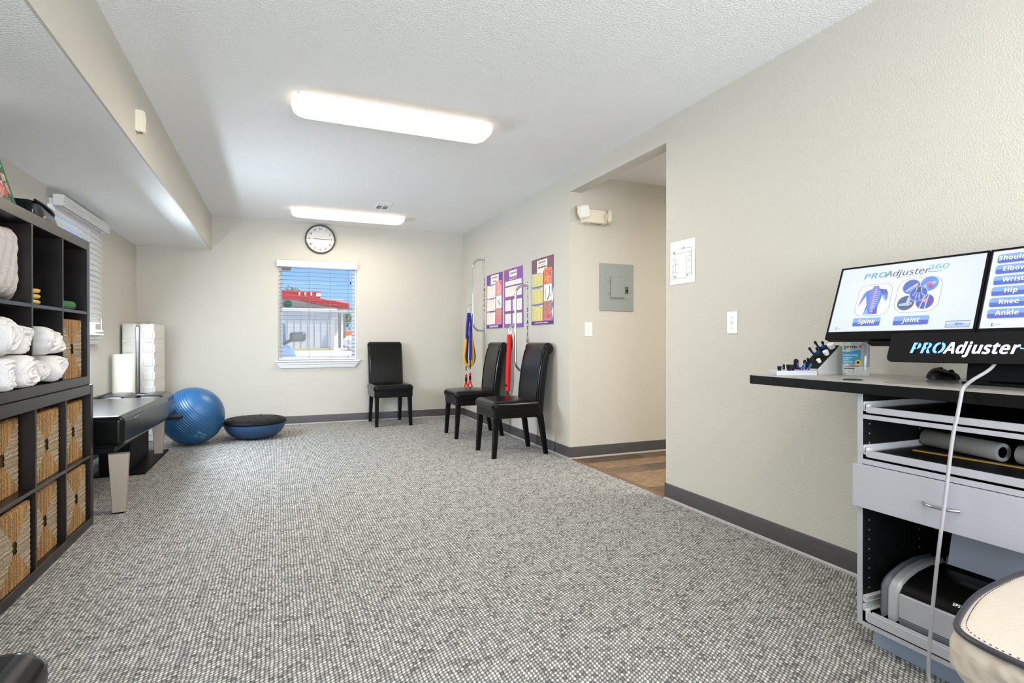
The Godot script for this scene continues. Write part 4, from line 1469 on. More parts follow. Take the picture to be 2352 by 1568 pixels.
func basket_material():
	var n := 512
	var g := noise_image(512, 0.03, 81, 3).get_data()
	var col := PackedByteArray()
	var hei := PackedByteArray()
	col.resize(n * n * 3)
	hei.resize(n * n)
	var strands := 58.0
	var tone := []
	for k in 300:
		tone.append(rng.randf_range(0.72, 1.15))
	for y in n:
		for x in n:
			var u := float(x) / n - 0.5
			var v := float(y) / n - 0.5
			var up: bool = abs(v) - 0.085 > (abs(u) - 0.062) * 0.95
			var a := u if up else v
			var b := v if up else u
			var f := (a + 0.5) * strands + (g[(y * n + x) * 3] / 255.0 - 0.5) * 1.4
			var k := int(floor(f))
			var w := f - k - 0.5
			var tw := sin((b * 46.0 + w * 3.0 + k * 1.7) * TAU * 0.5)
			var h: float = clamp(1.0 - 4.0 * w * w, 0.0, 1.0)
			h = sqrt(h) * (0.82 + 0.18 * tw)
			var t: float = tone[(k + (0 if up else 150)) % 300] * (0.88 + 0.12 * tw) * (0.80 + 0.4 * g[((y * 7 % n) * n + (x * 3 % n)) * 3] / 255.0)
			var c := Color(0.80, 0.60, 0.34) if up else Color(0.90, 0.80, 0.66)  # side strands painted paler to carry the sheen on them
			var i := y * n + x
			col[i * 3] = int(clamp(c.r * t, 0, 1) * 255)
			col[i * 3 + 1] = int(clamp(c.g * t, 0, 1) * 255)
			col[i * 3 + 2] = int(clamp(c.b * t, 0, 1) * 255)
			hei[i] = int(255 * clamp(h, 0, 1))
	var m := mat("seagrass", Color(1, 1, 1), 0.6)
	m.albedo_texture = ImageTexture.create_from_image(Image.create_from_data(n, n, false, Image.FORMAT_RGB8, col))
	m.heightmap_enabled = true
	m.heightmap_texture = ImageTexture.create_from_image(Image.create_from_data(n, n, false, Image.FORMAT_L8, hei))
	m.heightmap_scale = 0.7

func make_basket(label, at):
	# local: x to the room, z along the shelf; stands on y = 0
	var o = thing("seagrass_basket", label, "basket", at, 0.0, "seagrass baskets in the cube shelves")
	var w := 0.325
	var h := 0.305
	var d := 0.33
	var s := S()
	var bump := func(a, b): return 0.0022 * sin(a * 276.0) * (0.6 + 0.4 * sin(b * 90.0))
	var nu := 48
	var hole := func(u, v): return abs(u - 0.5) < 0.062 and abs(v - 0.5) < 0.085
	# four walls; the front and the back have a hand hole
	for face in 4:
		var ang := PI / 2 * face
		var fw: float = w if face % 2 == 0 else d
		var fd: float = d if face % 2 == 0 else w
		var bs := Basis(Vector3.UP, ang)
		var pt := func(u: float, v: float) -> Vector3:
			var rx := 0.014
			var du: float = max(abs(u - 0.5) * fw - (fw / 2 - rx), 0.0)
			var dv: float = max((v - 0.5) * h - (h / 2 - rx), 0.0)
			var dep: float = fd / 2 - rx + sqrt(max(rx * rx - min(du * du + dv * dv, rx * rx), 0.0))
			return bs * V(dep + (bump.call((u - 0.5) * fw, v) if abs(v - 0.5) > abs(u - 0.5) else bump.call((v - 0.5) * h, u)), v * h, -(u - 0.5) * fw)
		for i in nu:
			for j in nu:
				var u0 := float(i) / nu
				var v0 := float(j) / nu
				var u1 := float(i + 1) / nu
				var v1 := float(j + 1) / nu
				if face % 2 == 0 and hole.call((u0 + u1) / 2, (v0 + v1) / 2):
					continue
				var a: Vector3 = pt.call(u0, v0)
				var b: Vector3 = pt.call(u1, v0)
				var c: Vector3 = pt.call(u1, v1)
				var e: Vector3 = pt.call(u0, v1)
				var n := (b - a).cross(e - a).normalized()
				if n.dot(bs * V(1, 0, 0)) < 0:
					n = -n
				quad(s, a, b, c, e, n, Vector2(u0, 1 - v0), Vector2(u1, 1 - v0), Vector2(u1, 1 - v1), Vector2(u0, 1 - v1))
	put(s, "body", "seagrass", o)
	s = S()
	for e in [-1.0, 1.0]:
		box(s, V(e * (d / 2 - 0.020), h / 2 - 0.004, 0), V(0.004, h - 0.03, w - 0.05), 0.0)
		box(s, V(0, h / 2 - 0.004, e * (w / 2 - 0.020)), V(d - 0.05, h - 0.03, 0.004), 0.0)
	box(s, V(0, 0.006, 0), V(d - 0.03, 0.008, w - 0.03), 0.0)
	put(s, "lining", "basket_lining", o)
	return o

func make_towel(label, at, rx, ry, length, sd, turn := 0.0):
	# a rolled towel lying along x, its end towards the room at x = 0
	var o = thing("rolled_towel", label, "towel", at, turn, "rolled white towels on the cube shelf")
	var n := FastNoiseLite.new()
	n.seed = sd
	n.frequency = 5.0
	var k1 := float(sd % 7) * 0.9
	var rad := func(a: float, t: float) -> float: return 1.0 + 0.05 * sin(2 * a + k1) + 0.035 * sin(5 * a + k1 * 2 + t * 4.0) + 0.07 * n.get_noise_3d(cos(a) * 0.16, sin(a) * 0.16, t * 0.4 + 1.0) + (-0.09 * exp(-pow(fmod(a - k1 + 3 * TAU, TAU) - 2.6, 2.0) * 40.0))
	var s := S()
	# outside; rounds over into the end
	sheet(s, func(u, v):
		var a: float = u * TAU
		var r: float = rad.call(a, v)
		var edge: float = 1.0 - 0.10 * pow(max(0.0, 1.0 - v * 12.0), 2.0)
		return V(-length * v + 0.012 * sin(a * 2 + k1) * (1.0 - v), cos(a) * ry * r * edge, sin(a) * rx * r * edge), 40, 18, true)
	# end: a spiral of folded cloth
	sheet(s, func(u, v):
		var a: float = u * TAU
		var r: float = rad.call(a, 0.0) * 0.90 * v
		var turns := 2.6
		var ph: float = fmod(v * turns - u + 4.0, 1.0)
		var bulge: float = 0.016 * pow(0.5 - 0.5 * cos(TAU * ph), 0.6) + 0.008 * n.get_noise_2d(cos(a) * v * 0.3, sin(a) * v * 0.3)
		return V(bulge * (1.0 - pow(v, 8.0)) + 0.012 * sin(a * 2 + k1) * v, cos(a) * ry * r, sin(a) * rx * r), 44, 26, false)
	put(s, "roll", "towel", o)
	return o

func build_shelves():
	mat("basket_lining", Color(0.66, 0.50, 0.30), 0.8)
	basket_material()
	cube_shelf("lower black brown cube shelf standing on the carpet", -0.949, 0.0, 0.775, 0.393, 0.046, 0.050, [-3.349, -2.981, -2.613], [-3.778, -2.195])
	cube_shelf("upper black brown cube shelf stacked on the lower one", -0.965, 0.776, 0.788, 1.176, 0.046, 0.050, [-3.366, -2.996, -2.626], [-3.784, -2.20])
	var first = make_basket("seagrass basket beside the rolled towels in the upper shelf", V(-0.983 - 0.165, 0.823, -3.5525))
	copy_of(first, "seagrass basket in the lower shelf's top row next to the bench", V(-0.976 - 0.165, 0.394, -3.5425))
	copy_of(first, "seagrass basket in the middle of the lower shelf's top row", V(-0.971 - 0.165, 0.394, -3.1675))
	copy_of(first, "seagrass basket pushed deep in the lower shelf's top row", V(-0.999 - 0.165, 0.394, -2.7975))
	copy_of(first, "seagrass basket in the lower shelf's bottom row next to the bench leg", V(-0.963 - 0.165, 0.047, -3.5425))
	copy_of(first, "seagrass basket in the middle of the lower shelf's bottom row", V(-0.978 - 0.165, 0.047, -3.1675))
	copy_of(first, "seagrass basket with painted sheen on its woven side in the lower shelf's bottom row", V(-0.960 - 0.165, 0.047, -2.7975))
	# rolled towels
	var labs := {11: "white rolled towel at the foot of the pile next to the seagrass basket", 12: "white rolled towel tucked in the bottom corner beside the shelf divider", 13: "plump white rolled towel on top of the pile beside the basket", 14: "small white rolled towel wedged high against the basket's divider",
		15: "wide white rolled towel bulging over the shelf's front rail", 16: "narrow white rolled towel beside the wide bulging one", 17: "white rolled towel lying on the wide bulging one", 19: "tall white rolled towel at the top of the farther pile under the pillow"}
	for a in [[-0.940, 0.890, -3.225, 0.070, 0.062, 11], [-0.965, 0.882, -3.082, 0.058, 0.056, 12], [-0.945, 1.018, -3.140, 0.076, 0.066, 13], [-0.960, 1.008, -3.280, 0.056, 0.052, 14],
			[-0.925, 0.893, -2.840, 0.076, 0.062, 15], [-0.945, 0.890, -2.706, 0.046, 0.060, 16], [-0.950, 1.022, -2.868, 0.064, 0.058, 17], [-0.945, 1.036, -2.722, 0.068, 0.078, 19]]:
		make_towel(labs[a[5]], V(a[0], a[1], a[2]), a[3], a[4], 0.30, a[5])
	# pillow, yellow tool, green roller in the upper row
	var s := S()
	sheet(s, func(u, v):
		var a: float = (u - 0.5) * 2.0
		var b: float = (v - 0.5) * 2.0
		var th: float = 0.008 + 0.06 * pow(max(0.0, (1.0 - pow(abs(a), 5.0)) * (1.0 - pow(abs(b), 5.0))), 0.55) + 0.004 * sin(a * 14.0 + b * 5.0) * sin(b * 11.0)
		return V(th, b * (0.155 - 0.012 * (1 - a * a)), -a * (0.155 - 0.012 * (1 - b * b))) , 30, 30, false)
	sheet(s, func(u, v):
		var a: float = (u - 0.5) * 2.0
		var b: float = (v - 0.5) * 2.0
		var th: float = 0.008 + 0.06 * pow(max(0.0, (1.0 - pow(abs(a), 5.0)) * (1.0 - pow(abs(b), 5.0))), 0.55) + 0.004 * sin(a * 14.0 + b * 5.0) * sin(b * 11.0)
		return V(-th, b * (0.155 - 0.012 * (1 - a * a)), -a * (0.155 - 0.012 * (1 - b * b))) , 30, 30, true)
	var o = put(s, "pillow", "pillow_cloth")
	o.position = V(-1.05, 1.336, -2.812)
	tag(o, "beige grey crinkled pillow upright in the upper shelf", "pillow")
	o = thing("massage_tool", "yellow three pronged massage tool on the upper shelf board", "massage tool", V(-1.0, 1.177, -3.062), 0.0)
	for k in 3:
		T(o, "prong", "toy_yellow", [V(0.0, 0.014 + 0.023 * k, 0.02), V(0.0, 0.013 + 0.024 * k, -0.045), V(0.004, 0.013 + 0.0255 * k, -0.085), V(0.006, 0.015 + 0.026 * k, -0.105)], [0.012, 0.0105, 0.010, 0.003], 12)
	B(o, "grip", "toy_blue", V(-0.01, 0.04, 0.03), V(0.02, 0.05, 0.03), 0.006)
	o = thing("foam_roller", "small green foam roller on the upper shelf board", "roller", V(-1.0, 1.199, -3.478), 0.0)
	s = S()
	var gp := []
	for k in 30:
		var a := TAU * k / 30.0
		gp.append(Vector2(cos(a), sin(a)) * (0.0215 if k % 3 else 0.0185))
	extrude(s, PackedVector2Array(gp), 0.19, Transform3D(Basis(Vector3.UP, -0.12), Vector3.ZERO), 0.002)
	put(s, "foam", "foam_green", o)
	# on top: a black zipped bag and a picture box with a green edge
	o = thing("zipped_bag", "black soft zipped bag lying on top of the upper shelf", "bag", V(-1.09, 1.565, -3.34), 0.06)
	s = S()
	sheet(s, func(u, v):
		var a: float = u * TAU
		var sq := 0.55
		var cx: float = sign(cos(a)) * pow(abs(cos(a)), sq)
		var cz: float = sign(sin(a)) * pow(abs(sin(a)), sq)
		var k: float = 1.0 - 0.18 * v + 0.035 * sin(a * 7.0) * sin(v * PI) + 0.05 * sin(v * PI)
		return V(cx * 0.085 * k, v * (0.082 + 0.012 * sin(a)), cz * 0.185 * k), 56, 10, true)
	sheet(s, func(u, v):
		var a: float = u * TAU
		var cx: float = sign(cos(a)) * pow(abs(cos(a)), 0.55)
		var cz: float = sign(sin(a)) * pow(abs(sin(a)), 0.55)
		return V(cx * 0.0697 * v, 0.082 + 0.012 * sin(a) * v + 0.008 * (1 - v * v), cz * 0.1517 * v), 56, 4, false)
	put(s, "body", "leather_black", o)
	T(o, "zip", "black_satin", smooth_path([V(0.060, 0.094, 0.145), V(0.074, 0.086, 0.05), V(0.074, 0.078, -0.07), V(0.060, 0.072, -0.145)], 6), 0.006, 8)
	s = S()
	words(s, "B", 0.026, Transform3D(Basis(Vector3.UP, PI / 2), V(0.088, 0.016, -0.10)), true, 0.0, 0.002)
	put(s, "lettering", "print_yellow", o)
	B(o, "tag", "switch_white", V(0.088, 0.008, -0.135), V(0.003, 0.014, 0.03), 0.001)
	o = thing("picture_box", "green edged picture board propped up on top of the upper shelf", "picture", V(-1.05, 1.565, -2.965), 0.0)
	var tilt := Basis(Vector3.UP, PI / 2) * Basis(Vector3.RIGHT, -0.28)
	B(o, "board", "card_green", tilt * V(0, 0.212, -0.006) + V(0, 0.004, 0), V(0.33, 0.42, 0.012), 0.002, tilt)
	T(o, "strut", "card_green", [V(-0.115, 0.26, 0), V(-0.20, 0.006, 0)], 0.006, 6)
	var pa := Paint.new(128, 192, Color(0.92, 0.92, 0.93))
	for k in 60:
		pa.oval(rng.randf(), rng.randf_range(0.62, 0.98), 0.09, 0.06, [Color(0.80, 0.25, 0.25), Color(0.15, 0.2, 0.3), Color(0.35, 0.50, 0.62), Color(0.85, 0.55, 0.50), Color(0.25, 0.40, 0.25)][k % 5])
	pa.rect(0, 0.52, 1, 0.60, Color(0.1, 0.30, 0.20))
	pa.oval(0.9, 0.40, 0.09, 0.06, Color(0.45, 0.1, 0.3))
	var pm := mat("box_picture", Color.WHITE, 0.4)
	pm.albedo_texture = pa.tex()
	s = S()
	var c := tilt * V(0, 0.212, 0.0006) + V(0, 0.004, 0)
	quad(s, c + tilt * V(-0.135, 0.185, 0), c + tilt * V(0.135, 0.185, 0), c + tilt * V(0.135, -0.185, 0), c + tilt * V(-0.135, -0.185, 0), tilt * V(0, 0, 1))
	put(s, "picture", pm, o)

# ---------------------------------------------------------------- back left corner
func build_corner():
	# adjusting bench: padded top, metal legs, split head cushions, pedestal
	var o = thing("adjusting_bench", "black padded adjusting bench with silver legs beside the cube shelves", "bench", V(-1.09, 0, -4.7), 0.0, "", true)
	var s := S()
	cushion(s, V(-1.085, 0.478, -4.565), V(0.53, 0.185, 1.23), 0.035, 0.012, Basis(Vector3.UP, -0.035), 18)
	var top = put(s, "main_cushion", "leather_black", o)
	var seam := []
	for k in 12:
		seam.append(V(-0.822 - 0.043 * k / 11.0 + 0.0215, 0.548, -3.985 - 1.13 * k / 11.0))
	T(top, "seam", "leather_black", seam, 0.0035, 6)
	span(o, "under_frame", "black_satin", V(-1.30, 0.345, -5.80), V(-0.90, 0.386, -3.99), 0.006)
	T(o, "edge_strip", "chrome", [V(-0.862, 0.383, -4.55), V(-0.878, 0.383, -5.15)], 0.006, 8)
	for e in [-1.0, 1.0]:
		s = S()
		cushion(s, V(-1.10 + e * 0.135, 0.50, -5.62), V(0.20, 0.12, 0.46), 0.045, 0.014)
		put(s, "head_cushion", "leather_black", o)
	s = S()
	cushion(s, V(-1.10, 0.43, -5.50), V(0.50, 0.10, 0.66), 0.02)
	put(s, "head_base", "leather_black", o)
	s = S()
	cushion(s, V(-1.07, 0.515, -5.93), V(0.30, 0.06, 0.10), 0.025)
	put(s, "head_rest", "leather_black", o)
	span(o, "side_rail", "black_satin", V(-1.37, 0.49, -5.90), V(-1.34, 0.56, -5.20), 0.006)
	# tapered sheet metal legs
	for a in [[-0.868, -3.955, 0.352], [-1.29, -3.955, 0.352], [-0.985, -5.83, 0.345], [-1.27, -5.83, 0.345]]:
		var w := 0.052 if a[1] > -4.5 else 0.050
		var lg := S()
		extrude(lg, PackedVector2Array([Vector2(-w, a[2]), Vector2(w, a[2]), Vector2(w * 0.72, 0.008), Vector2(-w * 0.62, 0.008)]), 0.055, Transform3D(Basis(Vector3.UP, 0.12), V(a[0], 0, a[1])), 0.003)
		var l = put(lg, "leg", "aluminium_leg", o)
		B(l, "foot", "black_plastic", V(a[0], 0.005, a[1]), V(0.05, 0.010, 0.04), 0.002)
	span(o, "pedestal", "black_satin", V(-1.25, 0.012, -5.76), V(-1.045, 0.345, -5.1), 0.01)
	span(o, "base_plate", "black_satin", V(-1.28, 0.0, -6.0), V(-0.93, 0.014, -5.0), 0.004)
	E(o, "arm_paddle", "black_satin", [Vector2(-0.88, -0.05), Vector2(-0.745, -0.04), Vector2(-0.735, 0.03), Vector2(-0.76, 0.05), Vector2(-0.88, 0.05)], 0.032, Transform3D(Basis(Vector3.RIGHT, -PI / 2), V(-0.005, 0.372, -5.42)), 0.006)
	# exercise ball: ribbed bands round a tilted axis
	o = thing("exercise_ball", "large blue ribbed exercise ball on the carpet", "ball", V(-0.766, 0, -6.262), 0.0)
	var R := 0.278
	var prof := []
	var nseg := 360
	for k in nseg + 1:
		var a := PI * k / nseg
		var lat := a / PI * 180.0
		var g := 0.0
		if lat > 50 and lat < 130:
			var ph := fmod(lat - 50.0, 4.6) / 4.6
			g = 0.0036 * exp(-pow((ph - 0.5) * 9.0, 2.0))
		prof.append(Vector2((R - g) * sin(a), -(R - g) * cos(a)))
	s = S()
	var ax := Basis(Vector3(0, 0, 1), deg_to_rad(-46)) * Basis(Vector3.RIGHT, deg_to_rad(18))
	lathe(s, prof, 72, Transform3D(ax, V(0, R, 0)), 0.3)
	put(s, "shell", "ball_blue", o)
	# printed mark on the lower side facing the room
	var mk := S()
	var dir := V(0.30, -0.60, 0.74).normalized()
	var bb := frame_along(dir)
	var rot := Basis(dir, -0.62)
	for r in [[-0.055, 0.018, -0.006, 0.034], [0.004, 0.018, 0.05, 0.034], [-0.045, -0.008, 0.02, 0.004], [0.03, -0.008, 0.055, 0.004], [-0.05, -0.03, -0.025, -0.018], [-0.015, -0.03, 0.045, -0.018]]:
		var q := []
		for c in [[r[0], r[1]], [r[2], r[1]], [r[2], r[3]], [r[0], r[3]]]:
			var v: Vector3 = dir * R + rot * (bb.x * c[0] + bb.y * c[1])
			q.append(V(0, R, 0) + v.normalized() * (R + 0.0012))
		quad(mk, q[0], q[1], q[2], q[3], dir)
	put(mk, "print", "ball_print", o)
	# balance dome, flat side up
	o = thing("balance_dome", "blue balance dome with its black platform facing up", "balance dome", V(-0.222, 0, -6.445), 0.0)
	var dp := [Vector2(0.0, 0.0)]
	for k in 15:
		var a := PI / 2 * (k + 1) / 15.0
		dp.append(Vector2(0.09 + 0.205 * sin(a), 0.165 * (1.0 - cos(a))))
	L(o, "dome", "dome_blue", dp, V(0, 0.0, 0), 56)
	L(o, "platform", "rubber_black", [Vector2(0.26, 0.158), Vector2(0.298, 0.158), Vector2(0.305, 0.166), Vector2(0.305, 0.180), Vector2(0.298, 0.190), Vector2(0.28, 0.203), Vector2(0.265, 0.207), Vector2(0.0, 0.207)], Vector3.ZERO, 64)
	for k in 8:
		var a := TAU * k / 8 + 0.2
		L(o, "plug", "black_plastic", [Vector2(0.0, 0.2065), Vector2(0.011, 0.2065), Vector2(0.011, 0.212), Vector2(0.0, 0.213)], V(cos(a) * 0.235, 0, sin(a) * 0.235), 12)
	L(o, "valve_plug", "black_plastic", [Vector2(0.0, 0.2065), Vector2(0.016, 0.2065), Vector2(0.016, 0.211), Vector2(0.0, 0.212)], Vector3.ZERO, 16)
	# folded white moulded case with two halves on a long hinge
	o = thing("moulded_case", "tall white moulded plastic case with two hinged halves", "case", V(-1.28, 0, -6.80), 0.0, "", true)
	var zf := -6.56
	for half in 2:
		var x0: float = -1.418 if half == 0 else -1.272
		var x1: float = -1.298 if half == 0 else -1.145
		s = S()
		cushion(s, V((x0 + x1) / 2, 0.592, zf - 0.30), V(x1 - x0, 1.184, 0.60), 0.022, 0.0, Basis(), 10)
		var sh = put(s, "case_half", "white_plastic", o)
		for k in 8:
			var y := 1.07 - 0.138 * k
			s = S()
			cushion(s, V((x0 + x1) / 2 + (0.012 if half == 1 else -0.012), y, zf - 0.0045), V((x1 - x0) - 0.045, 0.072, 0.020), 0.006, 0.0, Basis(), 8)
			put(s, "rib", "white_plastic", sh)
			if half == 1:
				s = S()
				cushion(s, V(x1 - 0.0045, y, zf - 0.275), V(0.020, 0.078, 0.53), 0.006, 0.0, Basis(), 8)
				put(s, "rib", "white_plastic", sh)
		s = S()
		cushion(s, V((x0 + x1) / 2 + (0.02 if half == 1 else -0.03), 1.008, zf + 0.006), V(0.045, 0.026, 0.016), 0.006, 0.0, Basis(), 8)
		put(s, "latch", "white_plastic", sh)
	for e in [-1.0, 1.0]:
		var hg = span(o, "hinge_leaf", "steel", V(-1.285 + (0.001 if e > 0 else -0.013), 0.08, zf - 0.004), V(-1.285 + (0.013 if e > 0 else -0.001), 1.15, zf + 0.001), 0.001)
		for k in 22:
			L(hg, "rivet", "screw", [Vector2(0.0032, 0.0), Vector2(0.0026, 0.002), Vector2(0.0, 0.0026)], V(-1.285 + e * 0.0068, 0.12 + 0.046 * k, zf + 0.001), 6, Basis(Vector3.RIGHT, PI / 2))
	T(o, "hinge_pin", "chrome", [V(-1.285, 0.08, zf + 0.001), V(-1.285, 1.15, zf + 0.001)], 0.003, 8)
	B(o, "top_tab", "black_plastic", V(-1.20, 1.186, zf - 0.05), V(0.03, 0.006, 0.03), 0.001)
	# foam roll standing on end
	o = L(null, "foam_roll", "foam_white", [Vector2(0.0, 0.0), Vector2(0.083, 0.0), Vector2(0.087, 0.004), Vector2(0.087, 0.884), Vector2(0.083, 0.888), Vector2(0.0, 0.888)], V(-1.322, 0, -6.20), 40)
	tag(o, "white foam roll standing on end in front of the moulded case", "foam roll")

# ---------------------------------------------------------------- countertop and cabinet
func build_desk():
	var o = thing("countertop", "grey laminate countertop with a black edge along the right wall", "countertop", V(2.03, 0.845, -0.6), 0.0, "", true)
	var z0 := -1.745
	var z1 := 0.6
	var x0 := 1.762
	var pl := PackedVector2Array([Vector2(XR - 0.002, z0), Vector2(XR - 0.002, z1), Vector2(x0, z1)])
	for k in 7:
		var a := PI + PI / 2 * k / 6.0
		pl.append(Vector2(x0 + 0.03 + 0.03 * cos(a), z0 + 0.03 + 0.03 * sin(a)))
	var lay := func(y): return Transform3D(Basis(Vector3(1, 0, 0), Vector3(0, 0, 1), Vector3(0, -1, 0)), V(0, y, 0))
	E(o, "board", "counter_edge", pl, 0.034, lay.call(0.862), 0.0012)
	E(o, "laminate", "counter_top", pl, 0.0016, lay.call(0.8795), 0.0004)
	L(o, "grommet", "black_plastic", [Vector2(0.0, 0.0), Vector2(0.031, 0.0), Vector2(0.031, 0.0022), Vector2(0.026, 0.003), Vector2(0.0, 0.0026)], V(1.872, 0.8803, -1.366), 28)
	for z in [-1.60]:
		E(o, "wall_bracket", "laminate_grey", [Vector2(2.0, 0.843), Vector2(XR - 0.002, 0.843), Vector2(XR - 0.002, 0.70), Vector2(XR - 0.03, 0.70)], 0.018, Transform3D(Basis(), V(0, 0, z)), 0.001) if false else null
	# cabinet
	var xf := 1.78
	var za := -1.282
	var zb := -0.42
	o = thing("cabinet", "grey open cabinet with pull out trays under the countertop", "cabinet", V(2.03, 0, -0.85), 0.0, "", true)
	for e in [[za, za + 0.0165], [zb - 0.0165, zb]]:
		var sd = span(o, "side_panel", "cabinet_inside", V(xf + 0.002, 0.082, e[0]), V(XR - 0.02, 0.8445, e[1]), 0.0)
		span(sd, "edge_band", "laminate_grey", V(xf, 0.082, e[0] - 0.001), V(xf + 0.002, 0.8445, e[1] + 0.001), 0.0006)
		span(sd, "outer_skin", "laminate_grey", V(xf + 0.002, 0.082, e[0] - 0.0012 if e[0] == za else e[1]), V(XR - 0.02, 0.8445, e[0] if e[0] == za else e[1] + 0.0012), 0.0)
		# shelf pin holes on the inner face
		var inner: float = e[1] if e[0] == za else e[0]
		for cx in [1.814, 2.074]:
			for k in 22:
				var y := 0.135 + 0.032 * k
				if y > 0.45 and y < 0.67:
					continue
				var n := S()
				lathe(n, [Vector2(0.0, 0.0), Vector2(0.0028, 0.0), Vector2(0.0028, 0.0006), Vector2(0.0, 0.0006)], 8, Transform3D(Basis(Vector3.RIGHT, PI / 2), V(cx, y, inner)))
				put(n, "pin_hole", "cabinet_hole", sd)
	span(o, "back_panel", "cabinet_inside", V(XR - 0.03, 0.09, za + 0.017), V(XR - 0.022, 0.8445, zb - 0.017), 0.0)
	var bt = span(o, "bottom_panel", "cabinet_inside", V(xf + 0.002, 0.083, za + 0.017), V(XR - 0.03, 0.097, zb - 0.017), 0.0)
	span(bt, "edge_band", "laminate_grey", V(xf, 0.080, za + 0.017), V(xf + 0.002, 0.095, zb - 0.017), 0.0006)
	span(o, "toe_kick", "kick_blue", V(1.845, 0.0, za + 0.012), V(1.86, 0.080, zb), 0.001)
	for y in [[0.7625, 0.7765], [0.614, 0.6305]]:
		var fx = span(o, "fixed_shelf", "cabinet_inside", V(xf + 0.002, y[0], za + 0.017), V(XR - 0.03, y[1], zb - 0.017), 0.0)
		span(fx, "edge_band", "laminate_grey", V(xf - 0.001, y[0], za + 0.017), V(xf + 0.002, y[1], zb - 0.017), 0.0006)
	# pull out trays on slides
	for t in [[0.783, 0.803, 1], [0.638, 0.660, 1], [0.100, 0.131, 2]]:
		var tr = span(o, "tray_board", "cabinet_inside", V(xf + 0.008, t[0] + 0.002, za + 0.040), V(2.20, t[1] - 0.004, zb - 0.04), 0.0)
		span(tr, "front_rail", "laminate_grey", V(xf - 0.004, t[0], za + 0.036), V(xf + 0.008, t[1], zb - 0.036), 0.0015)
		if t[2] == 2:
			span(tr, "rail_ridge", "laminate_grey", V(xf - 0.001, t[1] - 0.002, za + 0.05), V(xf + 0.006, t[1] + 0.006, zb - 0.05), 0.001)
		for sl in [[za + 0.0165, za + 0.030], [zb - 0.030, zb - 0.0165]]:
			var ym: float = t[1] + 0.006 if t[2] == 1 else t[1] + 0.020
			var rn = span(tr, "slide", "slide_white", V(xf + 0.004, ym - 0.022, sl[0]), V(2.22, ym - 0.017, sl[1]), 0.001)
			span(rn, "slide_channel", "slide_white", V(xf + 0.004, ym - 0.017, sl[0]), V(2.22, ym + 0.010, sl[0] + 0.003), 0.0008)
			span(rn, "slide_lip", "slide_white", V(xf + 0.004, ym + 0.007, sl[0]), V(2.22, ym + 0.010, sl[1] - 0.003), 0.0008)
			span(rn, "roller_end", "slide_white", V(xf + 0.002, t[0], sl[1] - 0.004), V(xf + 0.018, t[1] + 0.008, sl[1] + 0.006), 0.002)
			if t[2] == 2:
				span(rn, "upper_channel", "slide_white", V(xf + 0.004, ym + 0.002, sl[0]), V(2.22, ym + 0.028, sl[0] + 0.003), 0.0008)
				span(rn, "upper_lip", "slide_white", V(xf + 0.004, ym + 0.025, sl[0]), V(2.22, ym + 0.029, sl[1]), 0.0008)
	# drawer
	var dr = span(o, "drawer_front", "laminate_grey", V(1.761, 0.474, za - 0.004), V(xf - 0.0005, 0.6125, zb + 0.004), 0.001)
	var hp := []
	for k in 9:
		var a := PI * k / 8.0
		hp.append(V(1.760 - 0.024 * pow(sin(a), 0.45), 0.542, -1.063 + 0.095 * k / 8.0))
	T(dr, "handle", "steel", hp, 0.0042, 10)

